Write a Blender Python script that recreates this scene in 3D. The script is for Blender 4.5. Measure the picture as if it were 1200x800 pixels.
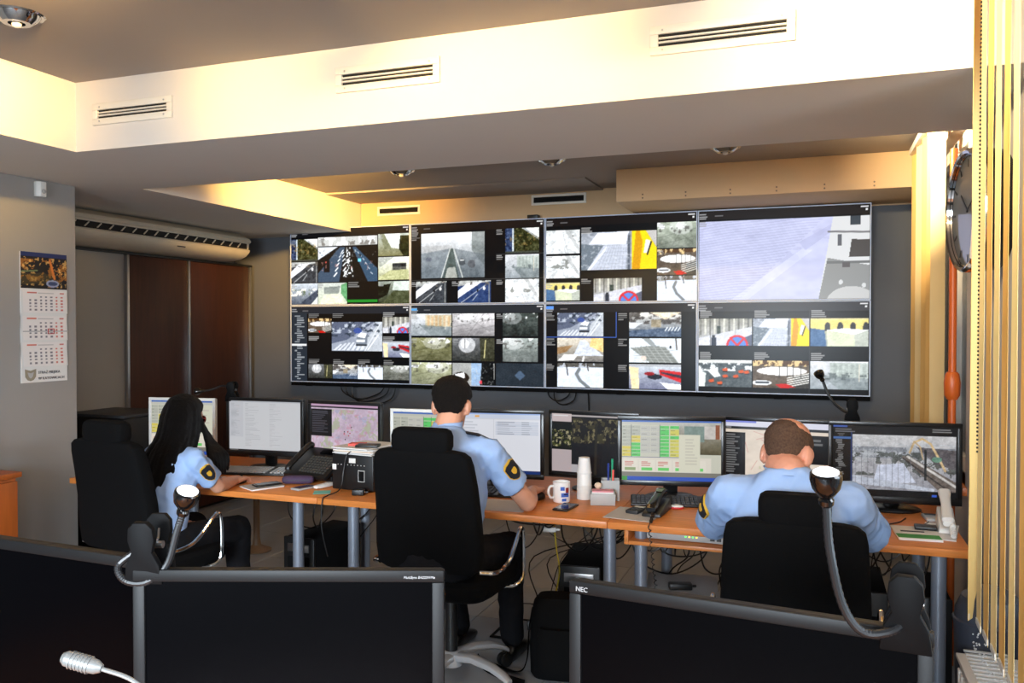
import bpy, bmesh, math, random
import numpy as np
from mathutils import Vector, Matrix, noise

random.seed(7)
for _o in list(bpy.data.objects):
    bpy.data.objects.remove(_o, do_unlink=True)
SC = bpy.context.scene
COL = SC.collection

# ------------------------------------------------------------------ camera
cam_data = bpy.data.cameras.new('camera')
cam_data.sensor_width = 36.0
cam_data.lens = 977.0 / 1200.0 * 36.0
cam_data.clip_start = 0.05
cam = bpy.data.objects.new('camera', cam_data)
COL.objects.link(cam)
cam.location = (0, 0, 1.59)
cam.rotation_euler = (math.radians(89.0), 0, math.radians(20.0))
SC.camera = cam

# ------------------------------------------------------------------ world and daylight
world = bpy.data.worlds.new('world')
SC.world = world
world.use_nodes = True
_bg = world.node_tree.nodes['Background']
_bg.inputs['Color'].default_value = (0.80, 0.88, 1.0, 1)
_bg.inputs['Strength'].default_value = 0.75


def area_light(name, loc, direction, sx, sy, energy, color):
    d = bpy.data.lights.new(name, 'AREA')
    d.shape = 'RECTANGLE'; d.size = sx; d.size_y = sy; d.energy = energy; d.color = color
    o = bpy.data.objects.new(name, d); COL.objects.link(o)
    o.location = loc
    o.rotation_euler = Vector(direction).to_track_quat('-Z', 'Y').to_euler()
    return o


# daylight that enters through the side window beside the camera and an added unseen rear window, falling downwards from the sky
dl1 = area_light('daylight_side_window', (0.74, -0.7, 1.6), (-1, 0.25, -0.35), 2.3, 1.4, 95, (0.84, 0.91, 1.0))
dl2 = area_light('added_rear_daylight', (-0.75, -2.78, 1.62), (-0.12, 1, -0.34), 2.2, 1.25, 172, (0.90, 0.94, 1.0))
dl3 = area_light('daylight_near_window', (0.95, 2.0, 1.75), (-1, 0.3, -0.5), 2.0, 1.5, 140, (0.80, 0.89, 1.0))
dl1.data.spread = math.radians(130)
dl2.data.spread = math.radians(72)

SC.view_settings.view_transform = 'Standard'
SC.view_settings.look = 'None'
SC.view_settings.exposure = 0.0
SC.view_settings.gamma = 1.0
SC.view_settings.use_curve_mapping = False
SC.cycles.use_denoising = True
SC.cycles.max_bounces = 8
SC.cycles.diffuse_bounces = 5
SC.cycles.glossy_bounces = 4
SC.cycles.caustics_reflective = False
SC.cycles.caustics_refractive = False
SC.cycles.sample_clamp_indirect = 6.0

PI = math.pi


# ------------------------------------------------------------------ materials
def lin(c):
    c = np.asarray(c, dtype=float) / 255.0
    return np.where(c <= 0.04045, c / 12.92, ((c + 0.055) / 1.055) ** 2.4)


def L4(c):
    v = lin(c)
    return (float(v[0]), float(v[1]), float(v[2]), 1.0)


MATS = {}


def mat(name, col, rough=0.5, metal=0.0, var=0.0, scale=12.0, bump=0.0, bscale=60.0, spec=0.5, coat=0.0,
        emit=0.0, stretch=None, alpha=1.0, transl=0.0):
    m = bpy.data.materials.new(name); m.use_nodes = True
    nt = m.node_tree; b = nt.nodes['Principled BSDF']
    b.inputs['Base Color'].default_value = L4(col)
    b.inputs['Roughness'].default_value = rough
    b.inputs['Metallic'].default_value = metal
    b.inputs['Specular IOR Level'].default_value = spec
    b.inputs['Coat Weight'].default_value = coat
    tc = nt.nodes.new('ShaderNodeTexCoord')
    mp = nt.nodes.new('ShaderNodeMapping')
    nt.links.new(tc.outputs['Object'], mp.inputs['Vector'])
    if stretch:
        mp.inputs['Scale'].default_value = stretch
    if var > 0:
        n = nt.nodes.new('ShaderNodeTexNoise'); n.inputs['Scale'].default_value = scale
        n.inputs['Detail'].default_value = 6
        nt.links.new(mp.outputs['Vector'], n.inputs['Vector'])
        r = nt.nodes.new('ShaderNodeValToRGB')
        c = lin(col)
        r.color_ramp.elements[0].position = 0.3
        r.color_ramp.elements[1].position = 0.72
        r.color_ramp.elements[0].color = tuple(np.clip(c * (1 - var), 0, 1)) + (1,)
        r.color_ramp.elements[1].color = tuple(np.clip(c * (1 + var), 0, 1)) + (1,)
        nt.links.new(n.outputs['Fac'], r.inputs['Fac'])
        nt.links.new(r.outputs['Color'], b.inputs['Base Color'])
    if bump > 0:
        n2 = nt.nodes.new('ShaderNodeTexNoise'); n2.inputs['Scale'].default_value = bscale
        n2.inputs['Detail'].default_value = 4
        nt.links.new(mp.outputs['Vector'], n2.inputs['Vector'])
        bp = nt.nodes.new('ShaderNodeBump'); bp.inputs['Strength'].default_value = bump
        bp.inputs['Distance'].default_value = 0.01
        nt.links.new(n2.outputs['Fac'], bp.inputs['Height'])
        nt.links.new(bp.outputs['Normal'], b.inputs['Normal'])
    if emit > 0:
        b.inputs['Emission Color'].default_value = L4(col)
        b.inputs['Emission Strength'].default_value = emit
    if alpha < 1:
        b.inputs['Alpha'].default_value = alpha
    if transl > 0:
        out = nt.nodes['Material Output']
        t = nt.nodes.new('ShaderNodeBsdfTranslucent'); t.inputs['Color'].default_value = L4(col)
        mx = nt.nodes.new('ShaderNodeMixShader'); mx.inputs[0].default_value = transl
        nt.links.new(b.outputs[0], mx.inputs[1]); nt.links.new(t.outputs[0], mx.inputs[2])
        nt.links.new(mx.outputs[0], out.inputs['Surface'])
    MATS[name] = m
    return m


def glass_mat(name, col=(235, 242, 245), rough=0.0):
    m = bpy.data.materials.new(name); m.use_nodes = True
    nt = m.node_tree
    nt.nodes.remove(nt.nodes['Principled BSDF'])
    out = nt.nodes['Material Output']
    tr = nt.nodes.new('ShaderNodeBsdfTransparent'); tr.inputs['Color'].default_value = L4(col)
    gl = nt.nodes.new('ShaderNodeBsdfGlossy'); gl.inputs['Roughness'].default_value = rough
    fr = nt.nodes.new('ShaderNodeFresnel'); fr.inputs['IOR'].default_value = 1.5
    mx = nt.nodes.new('ShaderNodeMixShader')
    nt.links.new(fr.outputs[0], mx.inputs[0]); nt.links.new(tr.outputs[0], mx.inputs[1]); nt.links.new(gl.outputs[0], mx.inputs[2])
    nt.links.new(mx.outputs[0], out.inputs['Surface'])
    MATS[name] = m
    return m


def screen_mat(name, strength, rough=0.14, spec=0.5):
    m = bpy.data.materials.new(name); m.use_nodes = True
    nt = m.node_tree; b = nt.nodes['Principled BSDF']
    b.inputs['Base Color'].default_value = (0.008, 0.008, 0.009, 1)
    b.inputs['Roughness'].default_value = rough
    b.inputs['Specular IOR Level'].default_value = spec
    a = nt.nodes.new('ShaderNodeAttribute'); a.attribute_name = 'picture'
    nt.links.new(a.outputs['Color'], b.inputs['Emission Color'])
    b.inputs['Emission Strength'].default_value = strength
    MATS[name] = m
    return m


def print_mat(name):
    m = bpy.data.materials.new(name); m.use_nodes = True
    nt = m.node_tree; b = nt.nodes['Principled BSDF']
    b.inputs['Roughness'].default_value = 0.6
    a = nt.nodes.new('ShaderNodeAttribute'); a.attribute_name = 'picture'
    nt.links.new(a.outputs['Color'], b.inputs['Base Color'])
    MATS[name] = m
    return m


WALLP = mat('pale_paint', (226, 218, 204), 0.75, var=0.02, scale=3, bump=0.03, bscale=220)
TANP = mat('tan_paint', (206, 174, 134), 0.75, var=0.02, scale=3, bump=0.03, bscale=220)
SIDEP = mat('side_wall_paint', (186, 182, 180), 0.75, var=0.03, scale=2.5, bump=0.04, bscale=220)
GREYP = mat('grey_paint', (148, 146, 143), 0.75, var=0.03, scale=2.5, bump=0.04, bscale=220)
DARKP = mat('dark_grey_paint', (100, 102, 106), 0.75, var=0.04, scale=2.5, bump=0.04, bscale=220)
CEILU = mat('ceiling_paint_shaded', (158, 149, 142), 0.85, var=0.015, scale=2, bump=0.02, bscale=200)  # same ceiling paint, darkened to hold the shade of the recesses
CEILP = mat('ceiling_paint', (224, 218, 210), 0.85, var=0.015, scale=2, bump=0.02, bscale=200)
TILE = mat('floor_tile', (150, 152, 156), 0.32, var=0.08, scale=7, bump=0.02, bscale=90)
GROUT = mat('grout', (78, 76, 74), 0.9, var=0.1)
DESKW = mat('desk_wood', (206, 124, 58), 0.38, var=0.16, scale=5, stretch=(1.2, 14, 14), bump=0.015, bscale=40)
CABW = mat('cabinet_wood', (178, 92, 36), 0.42, var=0.14, scale=4, stretch=(12, 12, 1.0))
ORWOOD = mat('window_wood', (196, 104, 44), 0.4, var=0.12, scale=5, stretch=(14, 14, 1.2))
WARDW = mat('wardrobe_wood', (60, 28, 13), 0.5, var=0.25, scale=4, stretch=(10, 10, 0.7))
ALU = mat('aluminium', (190, 190, 190), 0.3, metal=1.0)
CHROME = mat('chrome', (214, 212, 208), 0.09, metal=1.0)
STEEL = mat('steel_leg', (132, 138, 150), 0.38, metal=0.35)
BLK = mat('black_plastic', (16, 16, 17), 0.42)
BLKM = mat('black_matte', (8, 8, 9), 0.8, bump=0.1, bscale=300, spec=0.15)
BLKG = mat('black_gloss', (9, 9, 10), 0.12)
BEZ = mat('bezel_black', (14, 14, 15), 0.3)
DGREY = mat('dark_grey_plastic', (46, 46, 48), 0.5, bump=0.05, bscale=300)
FGREY = mat('graphite_plastic', (14, 14, 15), 0.5, spec=0.2)
CLIPK = mat('clip_black', (7, 7, 8), 0.6, spec=0.1)
NECKK = mat('gooseneck_grey', (22, 23, 25), 0.4, spec=0.4)
LGREY = mat('light_grey_plastic', (168, 168, 166), 0.5)
WPLAS = mat('white_plastic', (226, 225, 220), 0.42)
CREAM = mat('cream_plastic', (206, 196, 176), 0.5, var=0.03)
FABRIC = mat('black_fabric', (9, 9, 10), 0.9, bump=0.25, bscale=500, spec=0.1)
BEZELS = mat('silver_bezel', (206, 218, 240), 0.35)
SHIRT = mat('blue_shirt', (148, 174, 214), 0.85, var=0.05, scale=6, bump=0.45, bscale=13, spec=0.2)
MICG = mat('microphone_grey', (112, 112, 110), 0.4, metal=0.3)
TROUS = mat('black_trousers', (14, 14, 18), 0.9, bump=0.2, bscale=40, spec=0.2)
SKIN = mat('skin', (206, 150, 122), 0.5, var=0.05, scale=30, bump=0.03, bscale=160)
SKINB = mat('skin_pink', (204, 142, 116), 0.45, var=0.06, scale=26, bump=0.03, bscale=160)
HAIRK = mat('black_hair', (9, 6, 6), 0.5, var=0.5, scale=60, stretch=(9, 9, 0.6), bump=0.9, bscale=160, spec=0.18)
HAIRD = mat('dark_brown_hair', (14, 9, 7), 0.6, var=0.5, scale=120, bump=1.0, bscale=260, spec=0.2)
HAIRB = mat('short_brown_hair', (92, 70, 56), 0.8, var=0.3, scale=150, bump=0.8, bscale=420, spec=0.15)
SHOE = mat('black_leather', (12, 12, 12), 0.35)
REDP = mat('red_plastic', (170, 22, 26), 0.3)
PAPER = mat('white_paper', (226, 224, 220), 0.8, var=0.02, scale=8)
PAPERG = mat('grey_paper', (178, 176, 174), 0.8, var=0.03, scale=8)
BEIGEP = mat('beige_paper', (224, 200, 172), 0.8, var=0.03)
PINK = mat('coral_note', (236, 92, 82), 0.7)
TEAL = mat('teal_note', (110, 190, 178), 0.7)
GREEN = mat('green_print', (52, 140, 62), 0.7)
PURPLE = mat('purple_cloth', (66, 48, 76), 0.8, bump=0.15, bscale=200)
BLUEC = mat('blue_cap', (30, 70, 160), 0.4)
BLUEP = mat('blue_pen', (26, 48, 130), 0.35)
GREENP = mat('green_pen', (30, 150, 110), 0.35)
YELC = mat('yellow_cable', (190, 170, 40), 0.5)
WHITEG = mat('white_glaze', (236, 234, 230), 0.15, coat=0.5)
MUGB = mat('mug_blue', (70, 104, 190), 0.2)
MUGR = mat('mug_red', (150, 50, 44), 0.2)
MUGK = mat('mug_dark', (40, 40, 70), 0.2)
GOLD = mat('gold_thread', (214, 166, 50), 0.5)
NAVY = mat('navy_patch', (12, 14, 26), 0.8)
BLIND = mat('blind_fabric', (246, 224, 172), 0.8, var=0.04, scale=3, bump=0.08, bscale=260, transl=0.35)
BLINDD = mat('blind_fabric_shaded', (236, 196, 120), 0.8, var=0.04, scale=3, bump=0.08, bscale=260, transl=0.3)  # same slat fabric, shade of the less lit slats put into the colour
VENTW = mat('vent_white', (236, 230, 216), 0.5)
VENTK = mat('vent_dark', (20, 17, 14), 0.8)
DIFF = mat('lamp_diffuser', (245, 246, 250), 0.35, emit=0.55)
CLOCKF = mat('clock_face', (96, 98, 102), 0.3, coat=1.0)
POLAL = mat('polished_base', (206, 206, 208), 0.28, metal=0.45)
RIVET = mat('rivet', (120, 100, 78), 0.5)
RADW = mat('radiator_white', (214, 212, 208), 0.35)
RED = mat('red_mark', (196, 40, 40), 0.6)
INK = mat('ink', (30, 32, 52), 0.7)
GREYINK = mat('grey_ink', (150, 140, 120), 0.7)
LETTER = mat('silver_letter', (160, 160, 160), 0.5)
PIPEO = mat('pipe_orange', (186, 86, 26), 0.4, var=0.05)
GLASS = glass_mat('window_glass')
LENS = glass_mat('lens_glass', (225, 225, 225))
SCRW = screen_mat('video_wall_screen', 1.2, 0.26, .12)
SCRM = screen_mat('monitor_screen', 0.85, 0.22)
SCROFF = mat('screen_off', (2, 2, 3), 0.3, spec=0.03)
PRINT = print_mat('printed_paper')
LEDG = mat('led_green', (90, 220, 90), 0.4, emit=1.5)
LEDY = mat('led_yellow', (240, 210, 60), 0.4, emit=1.5)


# ------------------------------------------------------------------ mesh helpers
def crom(pts, n=6):
    """smooth path through points"""
    P = [Vector(p) for p in pts]
    if len(P) < 3:
        return P
    out = []
    for i in range(len(P) - 1):
        p0 = P[i - 1] if i > 0 else P[i] * 2 - P[i + 1]
        p1, p2 = P[i], P[i + 1]
        p3 = P[i + 2] if i + 2 < len(P) else P[i + 1] * 2 - P[i]
        for k in range(n):
            t = k / n
            out.append(0.5 * ((2 * p1) + (p2 - p0) * t + (2 * p0 - 5 * p1 + 4 * p2 - p3) * t * t + (3 * p1 - p0 - 3 * p2 + p3) * t ** 3))
    out.append(P[-1])
    return out


class G:
    def __init__(self):
        self.v = []; self.f = []

    def add(self, vs, fs, m=None):
        o = len(self.v)
        for p in vs:
            p = Vector(p)
            self.v.append(tuple(m @ p) if m is not None else tuple(p))
        for q in fs:
            self.f.append([o + i for i in q])
        return self

    def box(self, c, s, m=None):
        x, y, z = c; a, b, h = s[0] / 2, s[1] / 2, s[2] / 2
        vs = [(x + i * a, y + j * b, z + k * h) for k in (-1, 1) for j in (-1, 1) for i in (-1, 1)]
        return self.add(vs, [(0, 2, 3, 1), (4, 5, 7, 6), (0, 1, 5, 4), (2, 6, 7, 3), (0, 4, 6, 2), (1, 3, 7, 5)], m)

    def b6(self, x0, x1, y0, y1, z0, z1, m=None):
        return self.box(((x0 + x1) / 2, (y0 + y1) / 2, (z0 + z1) / 2), (x1 - x0, y1 - y0, z1 - z0), m)

    def loft(self, rings, caps=True, m=None, closed=True):
        n = len(rings[0]); vs = [p for r in rings for p in r]; fs = []
        for i in range(len(rings) - 1):
            for j in range(n if closed else n - 1):
                k = (j + 1) % n
                fs.append((i * n + j, i * n + k, (i + 1) * n + k, (i + 1) * n + j))
        if caps:
            fs.append(tuple(range(n - 1, -1, -1))); fs.append(tuple((len(rings) - 1) * n + j for j in range(n)))
        return self.add(vs, fs, m)

    def lathe(self, prof, n=24, m=None, caps=True):
        rings = [[(r * math.cos(2 * PI * j / n), r * math.sin(2 * PI * j / n), z) for j in range(n)] for r, z in prof]
        return self.loft(rings, caps, m)

    def cyl(self, p0, p1, r0, r1=None, n=16, m=None):
        r1 = r0 if r1 is None else r1
        return self.tube([p0, p1], [r0, r1], n, m)

    def tube(self, pts, r, n=8, m=None, flat=1.0):
        P = [Vector(p) for p in pts]
        R = r if isinstance(r, (list, tuple)) else [r] * len(P)
        t0 = (P[1] - P[0]).normalized()
        up = Vector((0, 0, 1)) if abs(t0.z) < 0.9 else Vector((1, 0, 0))
        nx = t0.cross(up).normalized(); rings = []
        for i, p in enumerate(P):
            t = (P[min(i + 1, len(P) - 1)] - P[max(i - 1, 0)]).normalized()
            nx = (nx - t * nx.dot(t)).normalized(); ny = t.cross(nx)
            rings.append([p + nx * (R[i] * math.cos(2 * PI * j / n)) + ny * (R[i] * flat * math.sin(2 * PI * j / n)) for j in range(n)])
        return self.loft(rings, True, m)

    def prism(self, poly, h0, h1, m=None):
        """polygon in local xy extruded along z"""
        n = len(poly)
        return self.loft([[(x, y, h0) for x, y in poly], [(x, y, h1) for x, y in poly]], True, m)

    def ell(self, c, r, m=None, nu=20, nv=12):
        rings = []
        for i in range(1, nv):
            a = PI * i / nv
            rings.append([(c[0] + r[0] * math.sin(a) * math.cos(2 * PI * j / nu), c[1] + r[1] * math.sin(a) * math.sin(2 * PI * j / nu), c[2] - r[2] * math.cos(a)) for j in range(nu)])
        return self.loft(rings, True, m)

    def cap(self, p0, p1, r0, r1, n=16, flat=None):
        """tapered capsule"""
        p0 = Vector(p0); p1 = Vector(p1); d = p1 - p0; Ln = d.length
        q = d.to_track_quat('Z', 'Y').to_matrix().to_4x4(); q.translation = p0
        prof = [(r0 * math.cos(a), r0 * math.sin(a)) for a in [-PI / 2 * k / 5 for k in (4.6, 4, 3, 2, 1, 0)]]
        prof += [(r1 * math.cos(a), Ln + r1 * math.sin(a)) for a in [PI / 2 * k / 5 for k in (0, 1, 2, 3, 4, 4.6)]]
        if flat:
            q = q @ Matrix.Diagonal((flat[0], flat[1], 1, 1))
        return self.lathe(prof, n, q)

    def chain(self, pr, n=16):
        for (a, ra), (b, rb) in zip(pr[:-1], pr[1:]):
            self.cap(a, b, ra, rb, n)
        return self

    def mesh(self, name, bevel=0.0, seg=2, smooth=30):
        me = bpy.data.meshes.new(name)
        me.from_pydata(self.v, [], self.f)
        bm = bmesh.new(); bm.from_mesh(me)
        bmesh.ops.recalc_face_normals(bm, faces=bm.faces)
        if bevel > 0:
            ed = [e for e in bm.edges if len(e.link_faces) == 2 and e.calc_face_angle(0) > 0.6]
            bmesh.ops.bevel(bm, geom=ed, offset=bevel, offset_type='OFFSET', segments=seg, profile=0.5, affect='EDGES', clamp_overlap=True)
        bm.to_mesh(me); bm.free()
        if smooth:
            me.polygons.foreach_set('use_smooth', [True] * len(me.polygons))
            me.set_sharp_from_angle(angle=math.radians(smooth))
        return me

    def build(self, name, material, parent=None, bevel=0.0, seg=2, smooth=30, loc=None, rot=None):
        me = self.mesh(name, bevel, seg, smooth)
        me.materials.append(material)
        return put(name, me, parent, loc, rot)


def put(name, me, parent=None, loc=None, rot=None):
    o = bpy.data.objects.new(name, me); COL.objects.link(o)
    if parent is not None:
        o.parent = parent
    if loc is not None:
        o.location = loc
    if rot is not None:
        o.rotation_euler = rot
    return o


def tag(o, label, cat, group=None, kind=None):
    if label: o['label'] = label
    if cat: o['category'] = cat
    if group: o['group'] = group
    if kind: o['kind'] = kind
    return o


def thing(name, label, cat, loc=(0, 0, 0), rotz=0.0, group=None):
    o = bpy.data.objects.new(name, None); COL.objects.link(o)
    o.empty_display_size = 0.1
    o.location = loc; o.rotation_euler = (0, 0, rotz)
    return tag(o, label, cat, group)


def struct(o, label=None, cat=None):
    o['kind'] = 'structure'
    if label: o['label'] = label
    if cat: o['category'] = cat
    return o


def T(x, y, z):
    return Matrix.Translation((x, y, z))


def RZ(a): return Matrix.Rotation(math.radians(a), 4, 'Z')
def RX(a): return Matrix.Rotation(math.radians(a), 4, 'X')
def RY(a): return Matrix.Rotation(math.radians(a), 4, 'Y')


def remeshed(g, name, voxel, smooth_it, material, parent=None, disp=0.0, dscale=9.0, seed=0.0, dfun=None):
    me = bpy.data.meshes.new(name + '_src'); me.from_pydata(g.v, [], g.f)
    bm = bmesh.new(); bm.from_mesh(me); bmesh.ops.recalc_face_normals(bm, faces=bm.faces); bm.to_mesh(me); bm.free()
    o = bpy.data.objects.new(name + '_tmp', me); COL.objects.link(o)
    r = o.modifiers.new('r', 'REMESH'); r.mode = 'VOXEL'; r.voxel_size = voxel
    if smooth_it:
        s = o.modifiers.new('s', 'SMOOTH'); s.factor = 0.5; s.iterations = smooth_it
    dg = bpy.context.evaluated_depsgraph_get()
    res = bpy.data.meshes.new_from_object(o.evaluated_get(dg))
    bpy.data.objects.remove(o, do_unlink=True); bpy.data.meshes.remove(me)
    res.name = name
    if disp > 0 or dfun:
        nv = len(res.vertices)
        co = np.empty(nv * 3); res.vertices.foreach_get('co', co); co = co.reshape(-1, 3)
        no = np.empty(nv * 3); res.vertices.foreach_get('normal', no); no = no.reshape(-1, 3)
        for i in range(nv):
            p = co[i]
            if dfun:
                d = dfun(p)
            else:
                d = disp * noise.noise((p[0] * dscale + seed, p[1] * dscale, p[2] * dscale))
                d += disp * 0.6 * (1 - abs(noise.noise((p[0] * dscale * 1.9 + seed, p[1] * dscale * 1.9 + 4, p[2] * dscale * 1.5))) * 3)
            co[i] = p + no[i] * d
        res.vertices.foreach_set('co', co.ravel()); res.update()
    res.polygons.foreach_set('use_smooth', [True] * len(res.polygons))
    res.materials.clear(); res.materials.append(material)
    return put(name, res, parent)


def text_mesh(s, size, depth=0.0006):
    cu = bpy.data.curves.new('txt', 'FONT'); cu.body = s; cu.size = size; cu.extrude = depth; cu.resolution_u = 3
    o = bpy.data.objects.new('txt', cu); COL.objects.link(o)
    dg = bpy.context.evaluated_depsgraph_get()
    me = bpy.data.meshes.new_from_object(o.evaluated_get(dg))
    bpy.data.objects.remove(o, do_unlink=True); bpy.data.curves.remove(cu)
    return me


def lettering(name, s, size, material, parent, loc, rot=(PI / 2, 0, 0), shear=0.0):
    me = text_mesh(s, size)
    if shear:
        for v in me.vertices: v.co.x += v.co.y * shear
    me.materials.clear(); me.materials.append(material)
    return put(name, me, parent, loc, rot)


def picture_mesh(name, arr, w, h, material, plane='XZ'):
    """a flat picture: one vertex per picture element, lower left corner at the origin"""
    H, W = arr.shape[:2]
    xs = np.linspace(0, w, W); zs = np.linspace(h, 0, H)
    X, Z = np.meshgrid(xs, zs)
    co = np.zeros((H * W, 3)); co[:, 0] = X.ravel()
    co[:, 2 if plane == 'XZ' else 1] = Z.ravel()
    idx = np.arange(H * W).reshape(H, W)
    q = np.stack([idx[1:, :-1], idx[1:, 1:], idx[:-1, 1:], idx[:-1, :-1]], -1).reshape(-1, 4)
    me = bpy.data.meshes.new(name)
    me.vertices.add(H * W); me.vertices.foreach_set('co', co.ravel())
    nq = len(q)
    me.loops.add(nq * 4); me.loops.foreach_set('vertex_index', q.ravel().astype(np.int32))
    me.polygons.add(nq); me.polygons.foreach_set('loop_start', np.arange(0, nq * 4, 4, dtype=np.int32))
    at = me.attributes.new('picture', 'FLOAT_COLOR', 'POINT')
    c = np.ones((H * W, 4)); c[:, :3] = lin(np.clip(arr.reshape(-1, 3), 0, 255))
    at.data.foreach_set('color', c.ravel())
    me.update(calc_edges=True); me.validate()
    me.materials.append(material)
    return me
# ------------------------------------------------------------------ pictures shown on screens (drawn procedurally)
def vnoise(h, w, cy, cx, seed):
    r = np.random.RandomState(seed).rand(cy + 2, cx + 2)
    y = np.linspace(0, cy, h, endpoint=False); x = np.linspace(0, cx, w, endpoint=False)
    yi = y.astype(int); xi = x.astype(int); fy = (y - yi)[:, None]; fx = (x - xi)[None, :]
    fy = fy * fy * (3 - 2 * fy); fx = fx * fx * (3 - 2 * fx)
    a = r[yi][:, xi]; b = r[yi][:, xi + 1]; c = r[yi + 1][:, xi]; d = r[yi + 1][:, xi + 1]
    return (a * (1 - fx) + b * fx) * (1 - fy) + (c * (1 - fx) + d * fx) * fy


class Pic:
    """a drawing area: u to the right, v downwards, both 0..1"""
    def __init__(s, a):
        s.a = a; h, w = a.shape[:2]; s.h = h; s.w = w
        s.U, s.V = np.meshgrid((np.arange(w) + 0.5) / max(w, 1), (np.arange(h) + 0.5) / max(h, 1))

    def sub(s, x0, y0, x1, y1):
        a = s.a[int(round(y0 * s.h)):int(round(y1 * s.h)), int(round(x0 * s.w)):int(round(x1 * s.w))]
        return Pic(a)

    def fill(s, c): s.a[:] = c; return s

    def grad(s, c0, c1):
        s.a[:] = np.array(c0) * (1 - s.V[..., None]) + np.array(c1) * s.V[..., None]; return s

    def blend(s, mask, c, al=1.0):
        k = (mask.astype(float) * al)[..., None]
        s.a[:] = s.a * (1 - k) + np.array(c, dtype=float) * k
        return s

    def rect(s, x0, y0, x1, y1, c, al=1.0):
        return s.blend((s.U >= x0) & (s.U < x1) & (s.V >= y0) & (s.V < y1), c, al)

    def poly(s, pts, c, al=1.0):
        m = np.zeros(s.U.shape, bool); n = len(pts)
        for i in range(n):
            (x1, y1), (x2, y2) = pts[i], pts[(i + 1) % n]
            if y1 == y2: continue
            cond = ((s.V < y1) != (s.V < y2)) & (s.U < (x2 - x1) * (s.V - y1) / (y2 - y1) + x1)
            m ^= cond
        return s.blend(m, c, al)

    def line(s, p, q, wd, c, al=1.0):
        asp = s.h / max(s.w, 1)
        dx, dy = q[0] - p[0], (q[1] - p[1]) * asp
        L2 = dx * dx + dy * dy + 1e-9
        t = np.clip(((s.U - p[0]) * dx + (s.V - p[1]) * asp * dy) / L2, 0, 1)
        d = np.hypot(s.U - p[0] - t * dx, (s.V - p[1]) * asp - t * dy)
        return s.blend(np.clip((wd - d) / (0.6 / s.w) + 0.5, 0, 1), c, al)

    def ell(s, cx, cy, rx, ry, c, al=1.0):
        d = ((s.U - cx) / rx) ** 2 + ((s.V - cy) / ry) ** 2
        return s.blend(d < 1, c, al)

    def speck(s, seed, cy, cx, amp, lo=None):
        n = vnoise(s.h, s.w, cy, cx, seed) - 0.5
        for o in (1, 2, 3):
            n = n + (vnoise(s.h, s.w, cy * (o * 2 + 1), cx * (o * 2 + 1), seed + 50 * o) - 0.5) * (0.8 / o)
        s.a[:] = s.a + n[..., None] * amp
        return s

    def blobs(s, seed, cy, cx, thr, c, y0=0.0, y1=1.0, al=1.0):
        n = vnoise(s.h, s.w, cy, cx, seed) * 0.75 + vnoise(s.h, s.w, cy * 4, cx * 4, seed + 77) * 0.3
        return s.blend((n > thr) & (s.V >= y0) & (s.V < y1), c, al)

    def label(s, x, y, w, n, h, c=(190, 190, 190), seed=1):
        r = random.Random(seed)
        for i in range(n):
            s.rect(x, y + i * h, x + w * (0.55 + 0.45 * r.random()), y + i * h + h * 0.55, c, 0.75)


def t_highway(p, sd=1):
    p.grad((190, 196, 200), (60, 70, 84))
    p.rect(0, 0, 1, 0.2, (196, 198, 196)); p.blobs(sd, 5, 12, 0.62, (130, 128, 124), 0.02, 0.18); p.blobs(sd + 3, 6, 14, 0.66, (236, 238, 240), 0, 0.26)
    p.rect(0, 0.2, 1, 1, (16, 18, 22))
    p.poly([(0, 0.22), (0.34, 0.22), (0, 0.5)], (222, 228, 236)); p.blobs(sd + 1, 9, 9, 0.6, (60, 66, 74), 0.24, 0.44, 0.7)
    p.rect(0.6, 0.2, 1, 1, (18, 18, 20))
    p.poly([(0.37, 0.23), (0.46, 0.23), (0.36, 1), (0.0, 1), (0, 0.8)], (66, 84, 104))
    p.poly([(0.58, 0.23), (0.64, 0.23), (1, 0.72), (1, 1), (0.84, 1)], (58, 84, 108))
    p.poly([(0.46, 0.24), (0.55, 0.24), (0.62, 0.9), (0.43, 0.9)], (28, 30, 30))
    m = vnoise(p.h, p.w, 30, 60, sd + 5) > 0.52
    p.blend(m & (np.abs(p.U - 0.52) < 0.03 + 0.07 * (p.V - 0.2)) & (p.V > 0.24) & (p.V < 0.9), (236, 240, 244))
    for k in range(7):
        t = k / 7.0; v0 = 0.3 + 0.62 * t ** 1.4
        for lane in (0.42, 0.30):
            x = 0.43 + (lane - 0.43 + 0.05) * 1.6 * t
            p.line((x, v0), (x - 0.02 - 0.03 * t, v0 + 0.03 + 0.05 * t), 0.006 + 0.006 * t, (236, 240, 244))
        p.line((0.63 + 0.3 * t, v0), (0.645 + 0.32 * t, v0 + 0.04), 0.005, (220, 228, 236))
    p.rect(0.1, 0.52, 0.2, 0.78, (20, 20, 26)); p.rect(0.12, 0.54, 0.15, 0.58, (200, 90, 80)); p.blobs(sd + 8, 18, 30, 0.8, (220, 160, 150), 0.55, 0.75, 0.6)
    p.rect(0.68, 0.5, 0.73, 0.56, (120, 210, 240)); p.rect(0.69, 0.4, 0.73, 0.45, (30, 44, 50))
    p.blobs(sd + 9, 20, 26, 0.78, (150, 150, 146), 0.24, 0.45, 0.5)


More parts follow.
